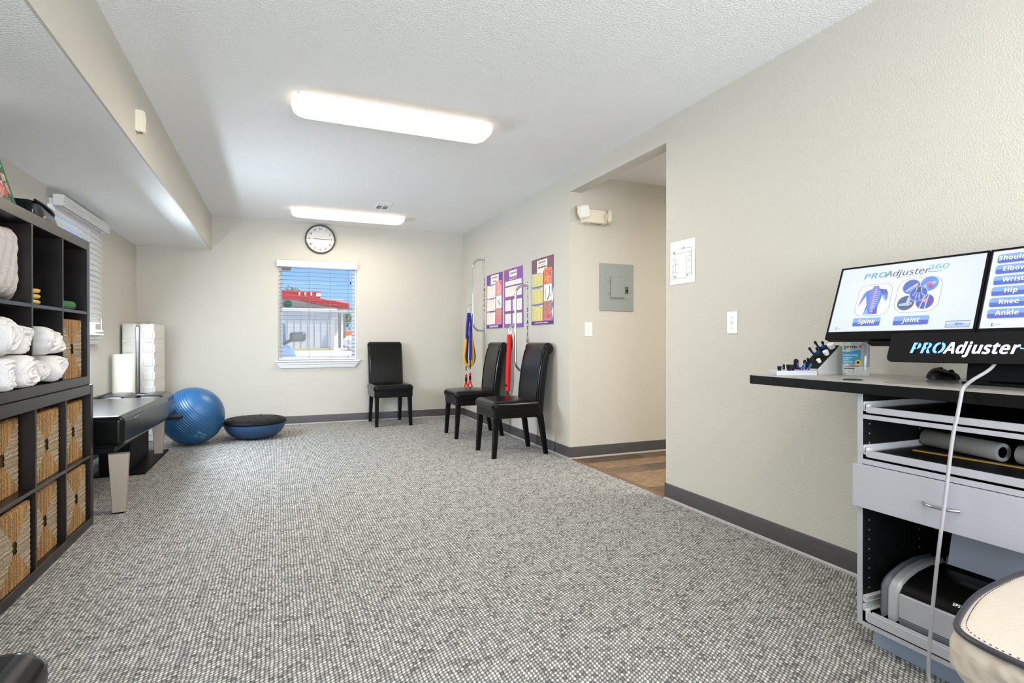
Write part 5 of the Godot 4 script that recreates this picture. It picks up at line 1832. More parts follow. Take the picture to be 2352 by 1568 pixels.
func build_cabinet_things():
	# rolls of paper and a yardstick on the middle tray
	var ty := 0.6565
	for a in [[V(2.078, ty + 0.028, -1.245), V(2.003, ty + 0.028, -0.985), "pale grey roll of table paper lying over the yardstick"], [V(2.02, ty + 0.028, -0.950), V(1.99, ty + 0.028, -0.70), "second pale grey paper roll at the end of the yardstick"]]:
		var d: Vector3 = (a[1] - a[0]).normalized()
		var b := frame_along(d)
		var o = thing("paper_roll", a[2], "paper roll", a[0] - V(0, 0.028, 0), 0.0, "", true)
		var len_: float = (a[1] - a[0]).length()
		var s := S()
		lathe(s, [Vector2(0.017, 0.0), Vector2(0.027, 0.0), Vector2(0.028, 0.002), Vector2(0.028, len_ - 0.002), Vector2(0.027, len_), Vector2(0.017, len_), Vector2(0.017, 0.0)], 32, Transform3D(Basis(b.x, b.z, -b.y), a[0]))
		put(s, "sheet_roll", "roll_cloth", o)
		s = S()
		lathe(s, [Vector2(0.0168, 0.004), Vector2(0.0168, len_ - 0.004), Vector2(0.0145, len_ - 0.004), Vector2(0.0145, 0.004), Vector2(0.0168, 0.004)], 24, Transform3D(Basis(b.x, b.z, -b.y), a[0]))
		put(s, "core", "black_satin", o)
	var yb := Basis(Vector3.UP, 0.05)
	var o2 = B(null, "yardstick", "yardstick", V(1.955, ty + 0.0022, -0.83), V(0.016, 0.004, 0.74), 0.0005, yb)
	tag(o2, "yellow wooden yardstick on the middle tray", "yardstick")
	# printer on the bottom tray
	var o = thing("printer", "silver and black inkjet printer on the bottom tray", "printer", V(1.95, 0.128, -1.0), 0.0, "", true)
	var y := 0.128
	var xz := func(z): return Transform3D(Basis(), V(0, 0, z))
	var prof := [Vector2(1.805, y), Vector2(2.07, y), Vector2(2.07, y + 0.12), Vector2(2.04, y + 0.158), Vector2(1.96, y + 0.160), Vector2(1.90, y + 0.150), Vector2(1.855, y + 0.135), Vector2(1.825, y + 0.118), Vector2(1.808, y + 0.095)]
	E(o, "body", "printer_black", prof, 0.36, xz.call(-0.985), 0.004)
	span(o, "front_cover", "printer_silver", V(1.796, y + 0.022, -1.158), V(1.808, y + 0.098, -0.82), 0.003)
	span(o, "lower_front", "printer_dark", V(1.797, y + 0.002, -1.158), V(1.808, y + 0.0215, -0.82), 0.002)
	var cap := []
	for p in prof:
		cap.append(Vector2(lerp(1.94, p.x, 1.03), lerp(y, p.y, 1.06)))
	for z in [-1.182, -0.792]:
		E(o, "end_cap", "printer_silver", cap, 0.044, xz.call(z), 0.012)
		E(o, "end_cap_outer", "printer_dark", cap, 0.036, xz.call(z + (-0.030 if z < -1.0 else 0.030)), 0.016)
	span(o, "paper_slot", "black_hole", V(1.99, y + 0.1595, -1.14), V(2.03, y + 0.163, -0.84), 0.001)
	span(o, "control_strip", "black_plastic", V(1.90, y + 0.152, -1.05), V(1.93, y + 0.158, -0.86), 0.001)
	T(o, "guide", "printer_dark", [V(2.02, y + 0.16, -1.145), V(2.03, y + 0.185, -1.145)], 0.008, 8)
	var n := V(-0.78, 0.62, 0).normalized()
	var up := V(0.62, 0.78, 0).normalized()
	var s := S()
	words(s, "EPSON", 0.0085, Transform3D(Basis(V(0, 0, 1), up, n), V(1.8235, y + 0.1165, -1.020)), true, 0.0, 0.0006)
	put(s, "lettering", "switch_white", o)
	s = S()
	sheet(s, func(u, v): return V(2.012 + 0.085 * v - 0.01 * sin(v * PI), y + 0.1645 + 0.265 * v, -1.140 + 0.285 * u), 6, 10)
	sheet(s, func(u, v): return V(2.0126 + 0.085 * v - 0.01 * sin(v * PI), y + 0.1645 + 0.265 * v, -1.140 + 0.285 * u), 6, 10, true)
	tag(put(s, "paper_stack", "paper_blue"), "white sheet of paper standing in the printer feed", "paper")
	# cord from the sign down to the floor
	var cp := [V(1.965, 0.972, -0.975), V(1.945, 0.935, -0.99), V(1.885, 0.906, -1.0), V(1.825, 0.894, -0.985), V(1.770, 0.8910, -0.962), V(1.7495, 0.8825, -0.956), V(1.740, 0.858, -0.955), V(1.731, 0.81, -0.958), V(1.724, 0.745, -0.966), V(1.716, 0.572, -0.980), V(1.712, 0.434, -0.993), V(1.71, 0.281, -1.006), V(1.712, 0.126, -1.018), V(1.712, 0.05, -1.016), V(1.70, 0.008, -0.985), V(1.69, 0.006, -0.90), V(1.72, 0.006, -0.75)]
	s = S()
	tube(s, smooth_path(cp, 8), 0.0048, 10)
	tag(put(s, "power_cord", "cord_white"), "white grey cord hanging from the lit sign over the countertop edge", "cord")

# ---------------------------------------------------------------- monitors and the small things on the counter
func glow_tex(called, t: Texture2D, e: float):
	var m := mat(called, Color(0.02, 0.02, 0.02), 0.25)
	m.emission_enabled = true
	m.emission_operator = BaseMaterial3D.EMISSION_OP_MULTIPLY
	m.emission = Color.WHITE
	m.emission_texture = t
	m.emission_energy_multiplier = e
	return m

func glow(called, c: Color, e := 1.0):
	var m := mat(called, Color(0.02, 0.02, 0.02), 0.4)
	m.emission_enabled = true
	m.emission = c
	m.emission_energy_multiplier = e
	return m

func button(p: Paint, x0, y0, x1, y1):
	p.rrect(x0 - 0.004, y0 - 0.006, x1 + 0.004, y1 + 0.008, 12, Color(0.62, 0.68, 0.84))
	p.rrect(x0, y0, x1, y1, 9, Color(0.46, 0.66, 0.95), Color(0.17, 0.30, 0.76))

func screen_one() -> Paint:
	var w := 960
	var h := 540
	var p := Paint.new(w, h, Color(0.90, 0.93, 0.985))
	for y in h:
		var t := float(y) / h
		for k in 24:
			var u := float(k) / 24
			var d := Vector2((u - 0.5) * 1.2, t - 0.45).length()
			p.im.fill_rect(Rect2i(k * 40, y, 40, 1), Color(0.94, 0.955, 1.0).lerp(Color(0.83, 0.88, 0.965), clamp(d * 1.1, 0, 1)))
	# swoosh under the figures 360
	for k in 40:
		p.line(Vector2(0.655 + 0.0022 * k, 0.175 + 0.008 * sin(k * 0.08)), Vector2(0.657 + 0.0022 * k, 0.175 + 0.008 * sin(k * 0.08)), 3, Color(0.16, 0.28, 0.45))
	# framed back of a torso
	p.rrect(0.172, 0.285, 0.432, 0.765, 62, Color(0.66, 0.70, 0.77))
	p.rrect(0.177, 0.293, 0.427, 0.757, 58, Color(0.97, 0.98, 1.0))
	var bl := Color(0.27, 0.45, 0.86)
	var lt := Color(0.48, 0.68, 0.96)
	var dk := Color(0.16, 0.28, 0.66)
	p.poly([[0.285, 0.31], [0.322, 0.31], [0.330, 0.355], [0.385, 0.375], [0.402, 0.43], [0.405, 0.52], [0.398, 0.56], [0.372, 0.50], [0.362, 0.455], [0.352, 0.58], [0.345, 0.64], [0.352, 0.74], [0.245, 0.745], [0.252, 0.66], [0.258, 0.60], [0.245, 0.50], [0.238, 0.455], [0.222, 0.52], [0.200, 0.60], [0.195, 0.62], [0.200, 0.53], [0.215, 0.44], [0.232, 0.385], [0.278, 0.355]], bl)
	p.poly([[0.335, 0.37], [0.385, 0.385], [0.398, 0.44], [0.365, 0.44], [0.345, 0.41]], dk)
	p.poly([[0.372, 0.45], [0.400, 0.53], [0.395, 0.55], [0.368, 0.48]], lt)
	p.poly([[0.225, 0.44], [0.205, 0.56], [0.198, 0.60], [0.212, 0.48]], lt)
	p.poly([[0.250, 0.70], [0.270, 0.66], [0.285, 0.74], [0.247, 0.744]], lt)
	p.poly([[0.322, 0.64], [0.343, 0.64], [0.35, 0.735], [0.315, 0.74]], dk)
	for k in 9:
		var yy := 0.40 + 0.030 * k
		p.line(Vector2(0.300, yy), Vector2(0.262 + 0.002 * k, yy + 0.016), 3, lt)
		p.line(Vector2(0.308, yy), Vector2(0.346 - 0.002 * k, yy + 0.012), 3, Color(0.78, 0.88, 1.0))
	for k in 20:
		var yy := 0.335 + 0.019 * k
		p.oval(0.304 + 0.004 * sin(k * 0.4), yy, 0.0065, 0.008, Color(0.93, 0.42, 0.36) if k < 15 else Color(0.86, 0.60, 0.66))
		p.line(Vector2(0.292, yy + 0.006), Vector2(0.316, yy + 0.006), 2, Color(0.95, 0.80, 0.80))
	# five joints in circles
	p.rrect(0.465, 0.245, 0.765, 0.745, 74, Color(0.66, 0.70, 0.77))
	p.rrect(0.470, 0.253, 0.760, 0.737, 70, Color(0.97, 0.98, 1.0))
	for c in [[0.560, 0.372, Color(0.23, 0.33, 0.70)], [0.678, 0.348, Color(0.34, 0.52, 0.86)], [0.545, 0.605, Color(0.22, 0.27, 0.42)], [0.672, 0.600, Color(0.27, 0.22, 0.64)], [0.618, 0.480, Color(0.20, 0.28, 0.76)]]:
		p.oval(c[0], c[1], 0.062, 0.110, Color(0.72, 0.78, 0.92))
		p.oval(c[0], c[1], 0.057, 0.102, c[2])
	p.poly([[0.520, 0.43], [0.545, 0.385], [0.60, 0.32], [0.605, 0.35], [0.565, 0.41], [0.54, 0.45]], Color(0.56, 0.74, 0.97))
	p.poly([[0.575, 0.36], [0.602, 0.325], [0.603, 0.352], [0.585, 0.38]], Color(0.97, 0.74, 0.66))
	p.poly([[0.640, 0.37], [0.67, 0.33], [0.72, 0.31], [0.725, 0.35], [0.68, 0.38], [0.65, 0.41]], Color(0.62, 0.74, 0.97))
	p.oval(0.680, 0.365, 0.020, 0.030, Color(0.80, 0.30, 0.50))
	p.oval(0.690, 0.395, 0.014, 0.022, Color(0.55, 0.25, 0.70))
	p.poly([[0.500, 0.615], [0.545, 0.60], [0.553, 0.52], [0.568, 0.52], [0.572, 0.60], [0.590, 0.625], [0.565, 0.645], [0.50, 0.640]], Color(0.62, 0.80, 0.97))
	p.oval(0.575, 0.612, 0.013, 0.020, Color(0.95, 0.55, 0.48))
	p.line(Vector2(0.665, 0.51), Vector2(0.645, 0.69), 7, Color(0.68, 0.84, 0.99))
	p.line(Vector2(0.690, 0.51), Vector2(0.680, 0.70), 7, Color(0.68, 0.84, 0.99))
	p.oval(0.676, 0.585, 0.016, 0.030, Color(0.96, 0.56, 0.62))
	for e in [-1.0, 1.0]:
		p.line(Vector2(0.618 + e * 0.012, 0.41), Vector2(0.618 + e * 0.030, 0.50), 5, Color(0.50, 0.74, 0.99))
		p.line(Vector2(0.618 + e * 0.008, 0.47), Vector2(0.618 + e * 0.014, 0.565), 6, Color(0.50, 0.74, 0.99))
		p.oval(0.618 + e * 0.016, 0.405, 0.007, 0.012, Color(0.97, 0.66, 0.42))
		p.oval(0.618 + e * 0.010, 0.515, 0.006, 0.010, Color(0.97, 0.70, 0.45))
		p.oval(0.618 + e * 0.034, 0.495, 0.005, 0.010, Color(0.97, 0.62, 0.62))
	p.rect(0.606, 0.40, 0.630, 0.46, Color(0.10, 0.12, 0.36))
	button(p, 0.185, 0.800, 0.388, 0.915)
	button(p, 0.488, 0.800, 0.720, 0.918)
	p.rrect(0.832, 0.885, 0.978, 0.975, 4, Color(0.45, 0.52, 0.64))
	p.rrect(0.835, 0.893, 0.975, 0.965, 3, Color(0.80, 0.85, 0.93), Color(0.68, 0.75, 0.87))
	p.poly([[0.885, 0.928], [0.905, 0.905], [0.905, 0.917], [0.938, 0.917], [0.938, 0.940], [0.905, 0.940], [0.905, 0.952]], Color(0.30, 0.56, 0.93))
	p.line(Vector2(0.02, 0.945), Vector2(0.045, 0.945), 1, Color(0.55, 0.58, 0.66))
	p.poly([[0.050, 0.925], [0.064, 0.925], [0.058, 0.942], [0.066, 0.958], [0.050, 0.958], [0.057, 0.942]], Color(0.30, 0.31, 0.40))
	p.line(Vector2(0.068, 0.946), Vector2(0.095, 0.946), 3, Color(0.62, 0.66, 0.76))
	p.line(Vector2(0.11, 0.975), Vector2(0.25, 0.975), 1, Color(0.62, 0.66, 0.74))
	return p

func screen_two() -> Paint:
	var p := Paint.new(640, 360, Color(0.91, 0.94, 0.99))
	for k in 6:
		button(p, 0.030, 0.050 + 0.142 * k, 0.235, 0.160 + 0.142 * k)
	for k in 22:
		p.rect(0.27, 0.10 + 0.036 * k, 0.97, 0.118 + 0.036 * k, Color(0.72, 0.88, 0.92) if k > 10 else Color(0.86, 0.92, 0.97))
	p.rect(0.345, 0.06, 0.90, 0.42, Color(0.93, 0.95, 0.99))
	p.line(Vector2(0.03, 0.955), Vector2(0.05, 0.955), 1, Color(0.55, 0.58, 0.66))
	p.poly([[0.056, 0.935], [0.072, 0.935], [0.064, 0.952], [0.074, 0.97], [0.056, 0.97], [0.063, 0.952]], Color(0.30, 0.31, 0.40))
	p.line(Vector2(0.078, 0.955), Vector2(0.11, 0.955), 2, Color(0.62, 0.66, 0.76))
	return p

func build_desktop_things():
	var U := V(0.0825, 0.0115, 0.9965).normalized()
	var N := V(-0.9239, 0.3758, 0.0721)
	N = (N - U * N.dot(U)).normalized()
	var Vv := N.cross(U).normalized()
	var bs := Basis(U, Vv, N)
	var C := V(2.024, 1.175, -1.299)
	var W := 0.4673
	var Hh := 0.2631
	glow("screen_ink_blue", Color(0.33, 0.64, 0.90), 0.9)
	glow("screen_ink_white", Color(0.97, 0.98, 1.0), 0.85)
	glow("screen_ink_dark", Color(0.10, 0.20, 0.36), 0.5)
	glow("screen_ink_soft", Color(0.62, 0.67, 0.76), 0.9)
	for k in 2:
		var c := C + U * k * (W + 0.0165)
		var o = thing("monitor", ["wide monitor showing torso and joint pictures", "wide monitor showing a column of blue name buttons"][k], "monitor", c - Vv * 0.17, 0.0, "pair of monitors on the countertop", true)
		B(o, "housing", "black_plastic", c - Vv * 0.012 - N * 0.014, V(W + 0.014, Hh + 0.038, 0.024), 0.003, bs)
		B(o, "back_shell", "black_plastic", c - Vv * 0.03 - N * 0.036, V(W * 0.7, Hh * 0.6, 0.028), 0.010, bs)
		var bz := S()
		for r in [[0, Hh / 2 + 0.0035, W + 0.014, 0.007], [0, -Hh / 2 - 0.0155, W + 0.014, 0.031], [-W / 2 - 0.0035, -0.012, 0.007, Hh + 0.036], [W / 2 + 0.0035, -0.012, 0.007, Hh + 0.036]]:
			box(bz, c + U * r[0] + Vv * r[1] + N * 0.0005, V(r[2], r[3], 0.006), 0.0012, bs)
		put(bz, "bezel", "black_plastic", o)
		var p: Paint = screen_one() if k == 0 else screen_two()
		var m = glow_tex("screen_picture_%d" % k, p.tex(), 0.80)
		var s := S()
		var f := c + N * 0.0005
		quad(s, f - U * W / 2 + Vv * Hh / 2, f + U * W / 2 + Vv * Hh / 2, f + U * W / 2 - Vv * Hh / 2, f - U * W / 2 - Vv * Hh / 2, N)
		var sc = put(s, "screen", m, o)
		var at := func(x: float, y: float) -> Transform3D: return Transform3D(bs, c + U * (x - 0.5) * W + Vv * (0.5 - y) * Hh + N * 0.0014)
		var put_word := func(txt, cap, x, y, ink, bold, lean, width):
			var q := S()
			var nat = words(q, txt, cap, at.call(x, y), bold, lean, 0.0004, width < 0)
			if width > 0:
				q = S()
				words(q, txt, cap, at.call(x, y), bold, lean, 0.0004, false, width / nat)
			put(q, "screen_lettering", ink, sc)
		if k == 0:
			put_word.call("PRO", 0.0215, 0.190, 0.190, "screen_ink_blue", true, 0.2, 0.078)
			put_word.call("Adjuster", 0.0225, 0.352, 0.190, "screen_ink_dark", false, 0.2, 0.142)
			put_word.call("360", 0.0185, 0.645, 0.150, "screen_ink_blue", false, 0.2, 0.062)
			put_word.call("IT'S YOUR TURN", 0.0058, 0.462, 0.222, "screen_ink_soft", false, 0.25, 0.078)
			put_word.call("Spine", 0.0165, 0.287, 0.882, "screen_ink_white", true, 0.15, -1.0)
			put_word.call("Joint", 0.0165, 0.604, 0.884, "screen_ink_white", true, 0.15, -1.0)
			for e in 6:
				var lp := S()
				box(lp, c - Vv * (Hh / 2 + 0.016) + U * (0.06 + 0.022 * e) + N * 0.0037, V(0.0028, 0.0028, 0.0006), 0.0, bs)
				put(lp, "led_mark" if e != 4 else "power_led_light", "panel_grey" if e != 4 else "led_blue", o)
		else:
			var names := ["Shoulder", "Elbow", "Wrist", "Hip", "Knee", "Ankle"]
			for e in 6:
				put_word.call(names[e], 0.0150, 0.1325, 0.127 + 0.142 * e, "screen_ink_white", true, 0.0, -1.0)
		var l := AreaLight3D.new()
		l.name = "light_of_the_screen"
		l.area_size = Vector2(W, Hh)
		l.light_color = Color(0.90, 0.94, 1.0)
		l.light_energy = 0.10
		l.area_range = 12.0
		l.shadow_enabled = true
		o.add_child(l)
		l.position = c + N * 0.004 - world_base[o]
		l.basis = bs
	# lit sign under the monitors
	var g0 := V(1.912, 0.9485, -1.277)
	var so = thing("lit_sign", "black panel with glowing blue and white lettering under the monitors", "sign", g0, 0.0, "", true)
	var sw := 0.634
	var sh := 0.101
	var pl := PackedVector2Array()
	for kk in 6:
		var a := PI + PI / 2 * kk / 5.0
		pl.append(Vector2(0.018 + 0.018 * cos(a), 0.018 + 0.018 * sin(a)))
	for kk in 6:
		var a := -PI / 2 + PI / 2 * kk / 5.0
		pl.append(Vector2(sw - 0.018 + 0.018 * cos(a), 0.018 + 0.018 * sin(a)))
	pl.append(Vector2(sw, sh))
	pl.append(Vector2(0, sh))
	E(so, "panel", "black_satin", pl, 0.006, Transform3D(bs, g0 - N * 0.003), 0.001)
	var tx := func(x, y): return Transform3D(bs, g0 + U * x + Vv * y + N * 0.0006)
	var ss := S()
	var nat = words(S(), "PRO", 0.036, tx.call(0, 0), true, 0.2)
	words(ss, "PRO", 0.036, tx.call(0.070, 0.031), true, 0.2, 0.0012, false, 0.0945 / nat)
	put(ss, "sign_lettering", "sign_blue", so)
	# stencil bridges across the bold letters
	for r in [[0.0875, 0.048, 0.003, 0.040], [0.1178, 0.048, 0.003, 0.040], [0.1535, 0.050, 0.003, 0.046]]:
		B(so, "stencil_bridge", "black_satin", g0 + U * r[0] + Vv * r[1] + N * 0.0012, V(r[2], r[3], 0.0014), 0.0, bs * Basis(V(0, 0, 1), -0.2))
	ss = S()
	nat = words(S(), "Adjuster", 0.0365, tx.call(0, 0), true, 0.2)
	words(ss, "Adjuster", 0.0365, tx.call(0.1655, 0.031), true, 0.2, 0.0012, false, 0.186 / nat)
	put(ss, "sign_lettering", "sign_white", so)
	ss = S()
	words(ss, "360", 0.033, tx.call(0.356, 0.046), false, 0.2, 0.0012)
	put(ss, "sign_lettering", "sign_blue", so)
	# arm and foot that carry sign and monitors
	var st = thing("monitor_stand", "black stand carrying both monitors and the lit sign", "stand", V(2.08, 0.8835, -0.9), 0.0, "", true)
	span(st, "foot", "black_satin", V(1.985, 0.8835, -1.09), V(2.20, 0.891, -0.72), 0.003)
	E(st, "neck", "black_satin", [Vector2(-1.115, 0.889), Vector2(-0.93, 0.889), Vector2(-0.95, 1.02), Vector2(-1.125, 1.02)], 0.02, Transform3D(Basis(V(0, 0, 1), V(0.374, 0.927, 0).normalized() * 1.0, V(0.927, -0.374, 0).normalized() * -1.0), V(2.058 - 0.36, 0.06, 0)), 0.002) if false else null
	var nk := S()
	box(nk, V(2.018, 0.958, -0.985), V(0.19, 0.13, 0.016), 0.002, Basis(U, V(0.2, 0.98, 0).normalized(), U.cross(V(0.2, 0.98, 0).normalized())).orthonormalized())
	put(nk, "neck", "black_satin", st)
	span(st, "back_plate", "black_satin", V(2.045, 0.89, -1.05), V(2.07, 1.05, -0.91), 0.003)
	B(st, "crossbar", "black_satin", C + U * 0.245 - Vv * 0.1705 - N * 0.022, V(0.66, 0.010, 0.03), 0.003, bs)
	build_counter_bits()

func capsule(s, a: Vector3, d: Vector3, r: float, h: float):
	# an upright rounded tip on a direction d
	var b := frame_along(d.normalized())
	lathe(s, [Vector2(0.0, 0.0), Vector2(r, 0.0), Vector2(r, h - r), Vector2(r * 0.85, h - r * 0.45), Vector2(r * 0.5, h - r * 0.13), Vector2(0.0, h)], 14, Transform3D(Basis(b.x, b.z, -b.y), a))

func tip(label, kind, at: Vector3, d: Vector3, sc := 1.0):
	var o = thing("adjusting_tip", label, "tip", at, 0.0, "", true)
	d = d.normalized()
	var b := frame_along(d)
	var x := Transform3D(Basis(b.x, b.z, -b.y), at)
	var s := S()
	match kind:
		"white", "black":
			lathe(s, [Vector2(0.0, 0.0), Vector2(0.86, 0.0), Vector2(1.0, 0.9), Vector2(0.97, 1.0), Vector2(0.0, 1.0)].map(func(p): return Vector2(p.x * 0.013 * sc, p.y * 0.019 * sqrt(sc))), 24, x)
			put(s, "cap", "switch_white" if kind == "white" else "rubber_black", o)
			s = S()
			lathe(s, [Vector2(0.0, -0.003), Vector2(0.010 * sc, -0.003), Vector2(0.010 * sc, 0.0), Vector2(0.0, 0.0)], 18, x)
			put(s, "ring", "tip_blue", o)
		"post":
			capsule(s, at, d, 0.0045 * sc, 0.022 * sc)
			put(s, "pad", "rubber_black", o)
			s = S()
			lathe(s, [Vector2(0.0049 * sc, 0.004), Vector2(0.0049 * sc, 0.009)], 12, x)
			put(s, "band", "tip_blue", o)
		"fork":
			lathe(s, [Vector2(0.0, 0.0), Vector2(0.009, 0.0), Vector2(0.009, 0.006), Vector2(0.0, 0.006)], 16, x)
			put(s, "hub", "tip_blue", o)
			for e in [-1.0, 1.0]:
				s = S()
				var side := V(0.923, 0, 0.385)
				var foot := at + d * 0.004
				var mid = foot + side * e * 0.011 * sc + d * 0.006
				var end = mid + side * e * 0.004 + d * 0.020 * sc
				tube(s, smooth_path([foot, mid, end], 5), 0.0042, 9)
				var pr = put(s, "prong", "tip_blue" if e < 0 else "tip_teal", o)
				s = S()
				capsule(s, end - d * 0.002, d, 0.0055, 0.013)
				put(s, "pad", "rubber_black", pr)
	return o

func build_counter_bits():
	var ct := 0.8803
	# clear tray with tips in it; its long side runs along the counter's end
	var q := Basis(Vector3.UP, -0.35)
	var o = thing("tip_tray", "clear plastic tray holding black and blue tips", "tray", V(1.925, ct, -1.662), -0.35)
	B(o, "plate", "tray_clear", V(0, 0.014, 0), V(0.165, 0.006, 0.062), 0.001)
	for e in [-1.0, 1.0]:
		B(o, "rim", "tray_clear", V(0, 0.0055, e * 0.029), V(0.165, 0.011, 0.003), 0.0008)
		B(o, "end_wall", "tray_clear", V(e * 0.081, 0.0055, 0), V(0.003, 0.011, 0.054), 0.0008)
	for k in 5:
		B(o, "rib", "tray_clear", V(-0.055 + 0.027 * k, 0.0055, 0), V(0.0015, 0.011, 0.052), 0.0003)
	var T0 := func(x, z): return V(1.925, ct + 0.0205, -1.662) + q * V(x, 0, z)
	tip("small black cup tip at the end of the clear tray", "black", T0.call(-0.062, 0.012), Vector3.UP, 0.62)
	tip("wide black cup tip in the clear tray", "black", T0.call(-0.016, 0.012), Vector3.UP, 1.25)
	tip("black post tip behind the wide cup in the clear tray", "post", T0.call(-0.030, -0.014), Vector3.UP, 1.0)
	tip("blue forked tip with round pads in the clear tray", "fork", T0.call(0.028, 0.010), V(0.0, 1, 0.0), 1.0)
	tip("blue forked tip leaning beside the steel holder", "fork", T0.call(0.055, 0.006), V(0.15, 1, 0.05), 0.85)
	tip("tall blue post tip standing behind the forked tips", "post", T0.call(0.022, -0.016), Vector3.UP, 2.0)
	# steel wedge holder
	var hz := -1.612
	var hd := 0.085
	o = thing("tip_holder", "brushed steel wedge holder for adjusting tips", "holder", V(2.08, ct, -1.655), 0.0, "", true)
	var wedge := [Vector2(2.012, ct), Vector2(2.150, ct), Vector2(2.150, ct + 0.118), Vector2(2.135, ct + 0.118), Vector2(2.006, ct + 0.022)]
	E(o, "body", "steel_brushed", wedge, hd, Transform3D(Basis(), V(0, 0, hz - hd / 2)), 0.0008)
	var d := V(-0.096, 0.129, 0).normalized()
	var along := V(0.129, 0.096, 0).normalized()
	var mat_c := V(2.071, ct + 0.071, hz - hd / 2) + d * 0.0015
	B(o, "rubber_face", "rubber_black", mat_c, V(0.156, 0.002, hd - 0.006), 0.0006, Basis(along, d, along.cross(d)))
	var on := func(t, z): return V(2.006, ct + 0.022, hz + z) + along * t + d * 0.0058
	tip("small white tip on the low end of the steel holder", "white", on.call(0.040, -0.016), d, 0.62)
	tip("middle sized white tip on the steel holder", "white", on.call(0.092, -0.016), d, 0.85)
	tip("large white tip at the top of the steel holder", "white", on.call(0.137, -0.020), d, 1.1)
	tip("black round tip between the white tips on the holder", "black", on.call(0.062, -0.036), d, 0.95)
	tip("black post tip on the low corner of the steel holder", "post", on.call(0.010, -0.055), d, 1.0)
	tip("black post tip next to the black round tip", "post", on.call(0.034, -0.058), d, 1.1)
	tip("blue forked tip half way up the steel holder", "fork", on.call(0.085, -0.058), d, 1.0)
	tip("teal forked tip high on the steel holder", "fork", on.call(0.128, -0.060), d, 1.0)
	# hand sanitizer bottle, half hidden by the monitor
	o = thing("sanitizer_bottle", "clear pump bottle of hand sanitizer with a blue label", "bottle", V(2.135, ct, -1.546), deg_to_rad(-54.0))
	var bw := 0.096
	var bd := 0.058
	var s := S()
	sheet(s, func(u, v):
		var a: float = u * TAU
		var sx: float = sign(cos(a)) * pow(abs(cos(a)), 0.42)
		var sz: float = sign(sin(a)) * pow(abs(sin(a)), 0.55)
		var k := 1.0
		if v < 0.05:
			k = 0.93 + 0.07 * sqrt(v / 0.05)
		elif v > 0.82:
			k = 1.0 - 0.72 * pow((v - 0.82) / 0.18, 2.0)
		return V(sx * bw / 2 * k, v * 0.172, sz * bd / 2 * k), 48, 26, true)
	sheet(s, func(u, v):
		var a: float = u * TAU
		return V(sign(cos(a)) * pow(abs(cos(a)), 0.42) * bw / 2 * 0.93 * v, 0.0, sign(sin(a)) * pow(abs(sin(a)), 0.55) * bd / 2 * 0.93 * v), 48, 3, false)
	put(s, "body", "clear_plastic", o)
	L(o, "dip_tube", "switch_white", [Vector2(0.003, 0.012), Vector2(0.003, 0.172)], V(-0.006, 0, 0), 10, Basis(V(0, 0, 1), 0.06))
	L(o, "pump", "switch_white", [Vector2(0.015, 0.166), Vector2(0.015, 0.186), Vector2(0.007, 0.190), Vector2(0.006, 0.212), Vector2(0.013, 0.214), Vector2(0.013, 0.224), Vector2(0.0, 0.226)], Vector3.ZERO, 18)
	var lz := bd / 2 + 0.0006
	var lb = B(o, "label", "label_blue", V(-0.0145, 0.067, lz), V(0.062, 0.042, 0.0006), 0.0002)
	E(lb, "label_wave", "label_blue", [Vector2(-0.0455, 0.088), Vector2(0.0165, 0.088), Vector2(0.0165, 0.104), Vector2(-0.015, 0.095), Vector2(-0.0455, 0.092)], 0.0006, Transform3D(Basis(), V(0, 0, lz)))
	B(o, "back_label", "label_white", V(0.014, 0.085, -lz + 0.002), V(0.066, 0.105, 0.0008), 0.0002)
	s = S()
	words(s, "germ", 0.0125, Transform3D(Basis(), V(-0.040, 0.108, lz)), true, 0.0, 0.0006)
	put(s, "lettering", "ink", o)
	s = S()
	words(s, "-X", 0.0150, Transform3D(Basis(), V(0.002, 0.107, lz)), true, 0.15, 0.0006)
	put(s, "lettering", "ink_red", o)
	s = S()
	words(s, "moisturizing", 0.0058, Transform3D(Basis(), V(-0.042, 0.0785, lz + 0.0004)), true, 0.0, 0.0005)
	words(s, "original", 0.0056, Transform3D(Basis(), V(-0.042, 0.0680, lz + 0.0004)), true, 0.0, 0.0005)
	words(s, "hand", 0.0056, Transform3D(Basis(), V(-0.042, 0.0595, lz + 0.0004)), true, 0.0, 0.0005)
	words(s, "sanitizer", 0.0056, Transform3D(Basis(), V(-0.042, 0.0510, lz + 0.0004)), true, 0.0, 0.0005)
	put(s, "lettering", "switch_white", o)
	L(o, "seal", "print_yellow", [Vector2(0.0, 0.0), Vector2(0.0105, 0.0), Vector2(0.0105, 0.0006), Vector2(0.0, 0.0006)], V(0.008, 0.0520, lz), 20, Basis(Vector3.RIGHT, PI / 2))
	L(o, "seal_mark", "ink", [Vector2(0.0, 0.0), Vector2(0.0052, 0.0), Vector2(0.0052, 0.0006), Vector2(0.0, 0.0006)], V(0.008, 0.0520, lz + 0.0006), 16, Basis(Vector3.RIGHT, PI / 2))
	B(o, "small_print", "ink_red", V(-0.012, 0.037, lz), V(0.046, 0.0028, 0.0004), 0.0)
	B(o, "small_print", "ink", V(-0.022, 0.028, lz), V(0.034, 0.0032, 0.0004), 0.0)
	# pad and mouse
	var pad := PackedVector2Array()
	for p in rounded(0.40, 0.62, 0.03):
		pad.append(p)
	o = E(null, "desk_pad", "pad_grey", pad, 0.0024, Transform3D(Basis(V(1, 0, 0), V(0, 0, 1), V(0, -1, 0)), V(2.045, ct + 0.0013, -0.94)), 0.0005)
	tag(o, "thin glossy desk pad under the mouse", "pad")
	o = thing("computer_mouse", "glossy black computer mouse on the desk pad", "mouse", V(2.115, ct + 0.0026, -1.215), 0.0)
	s = S()
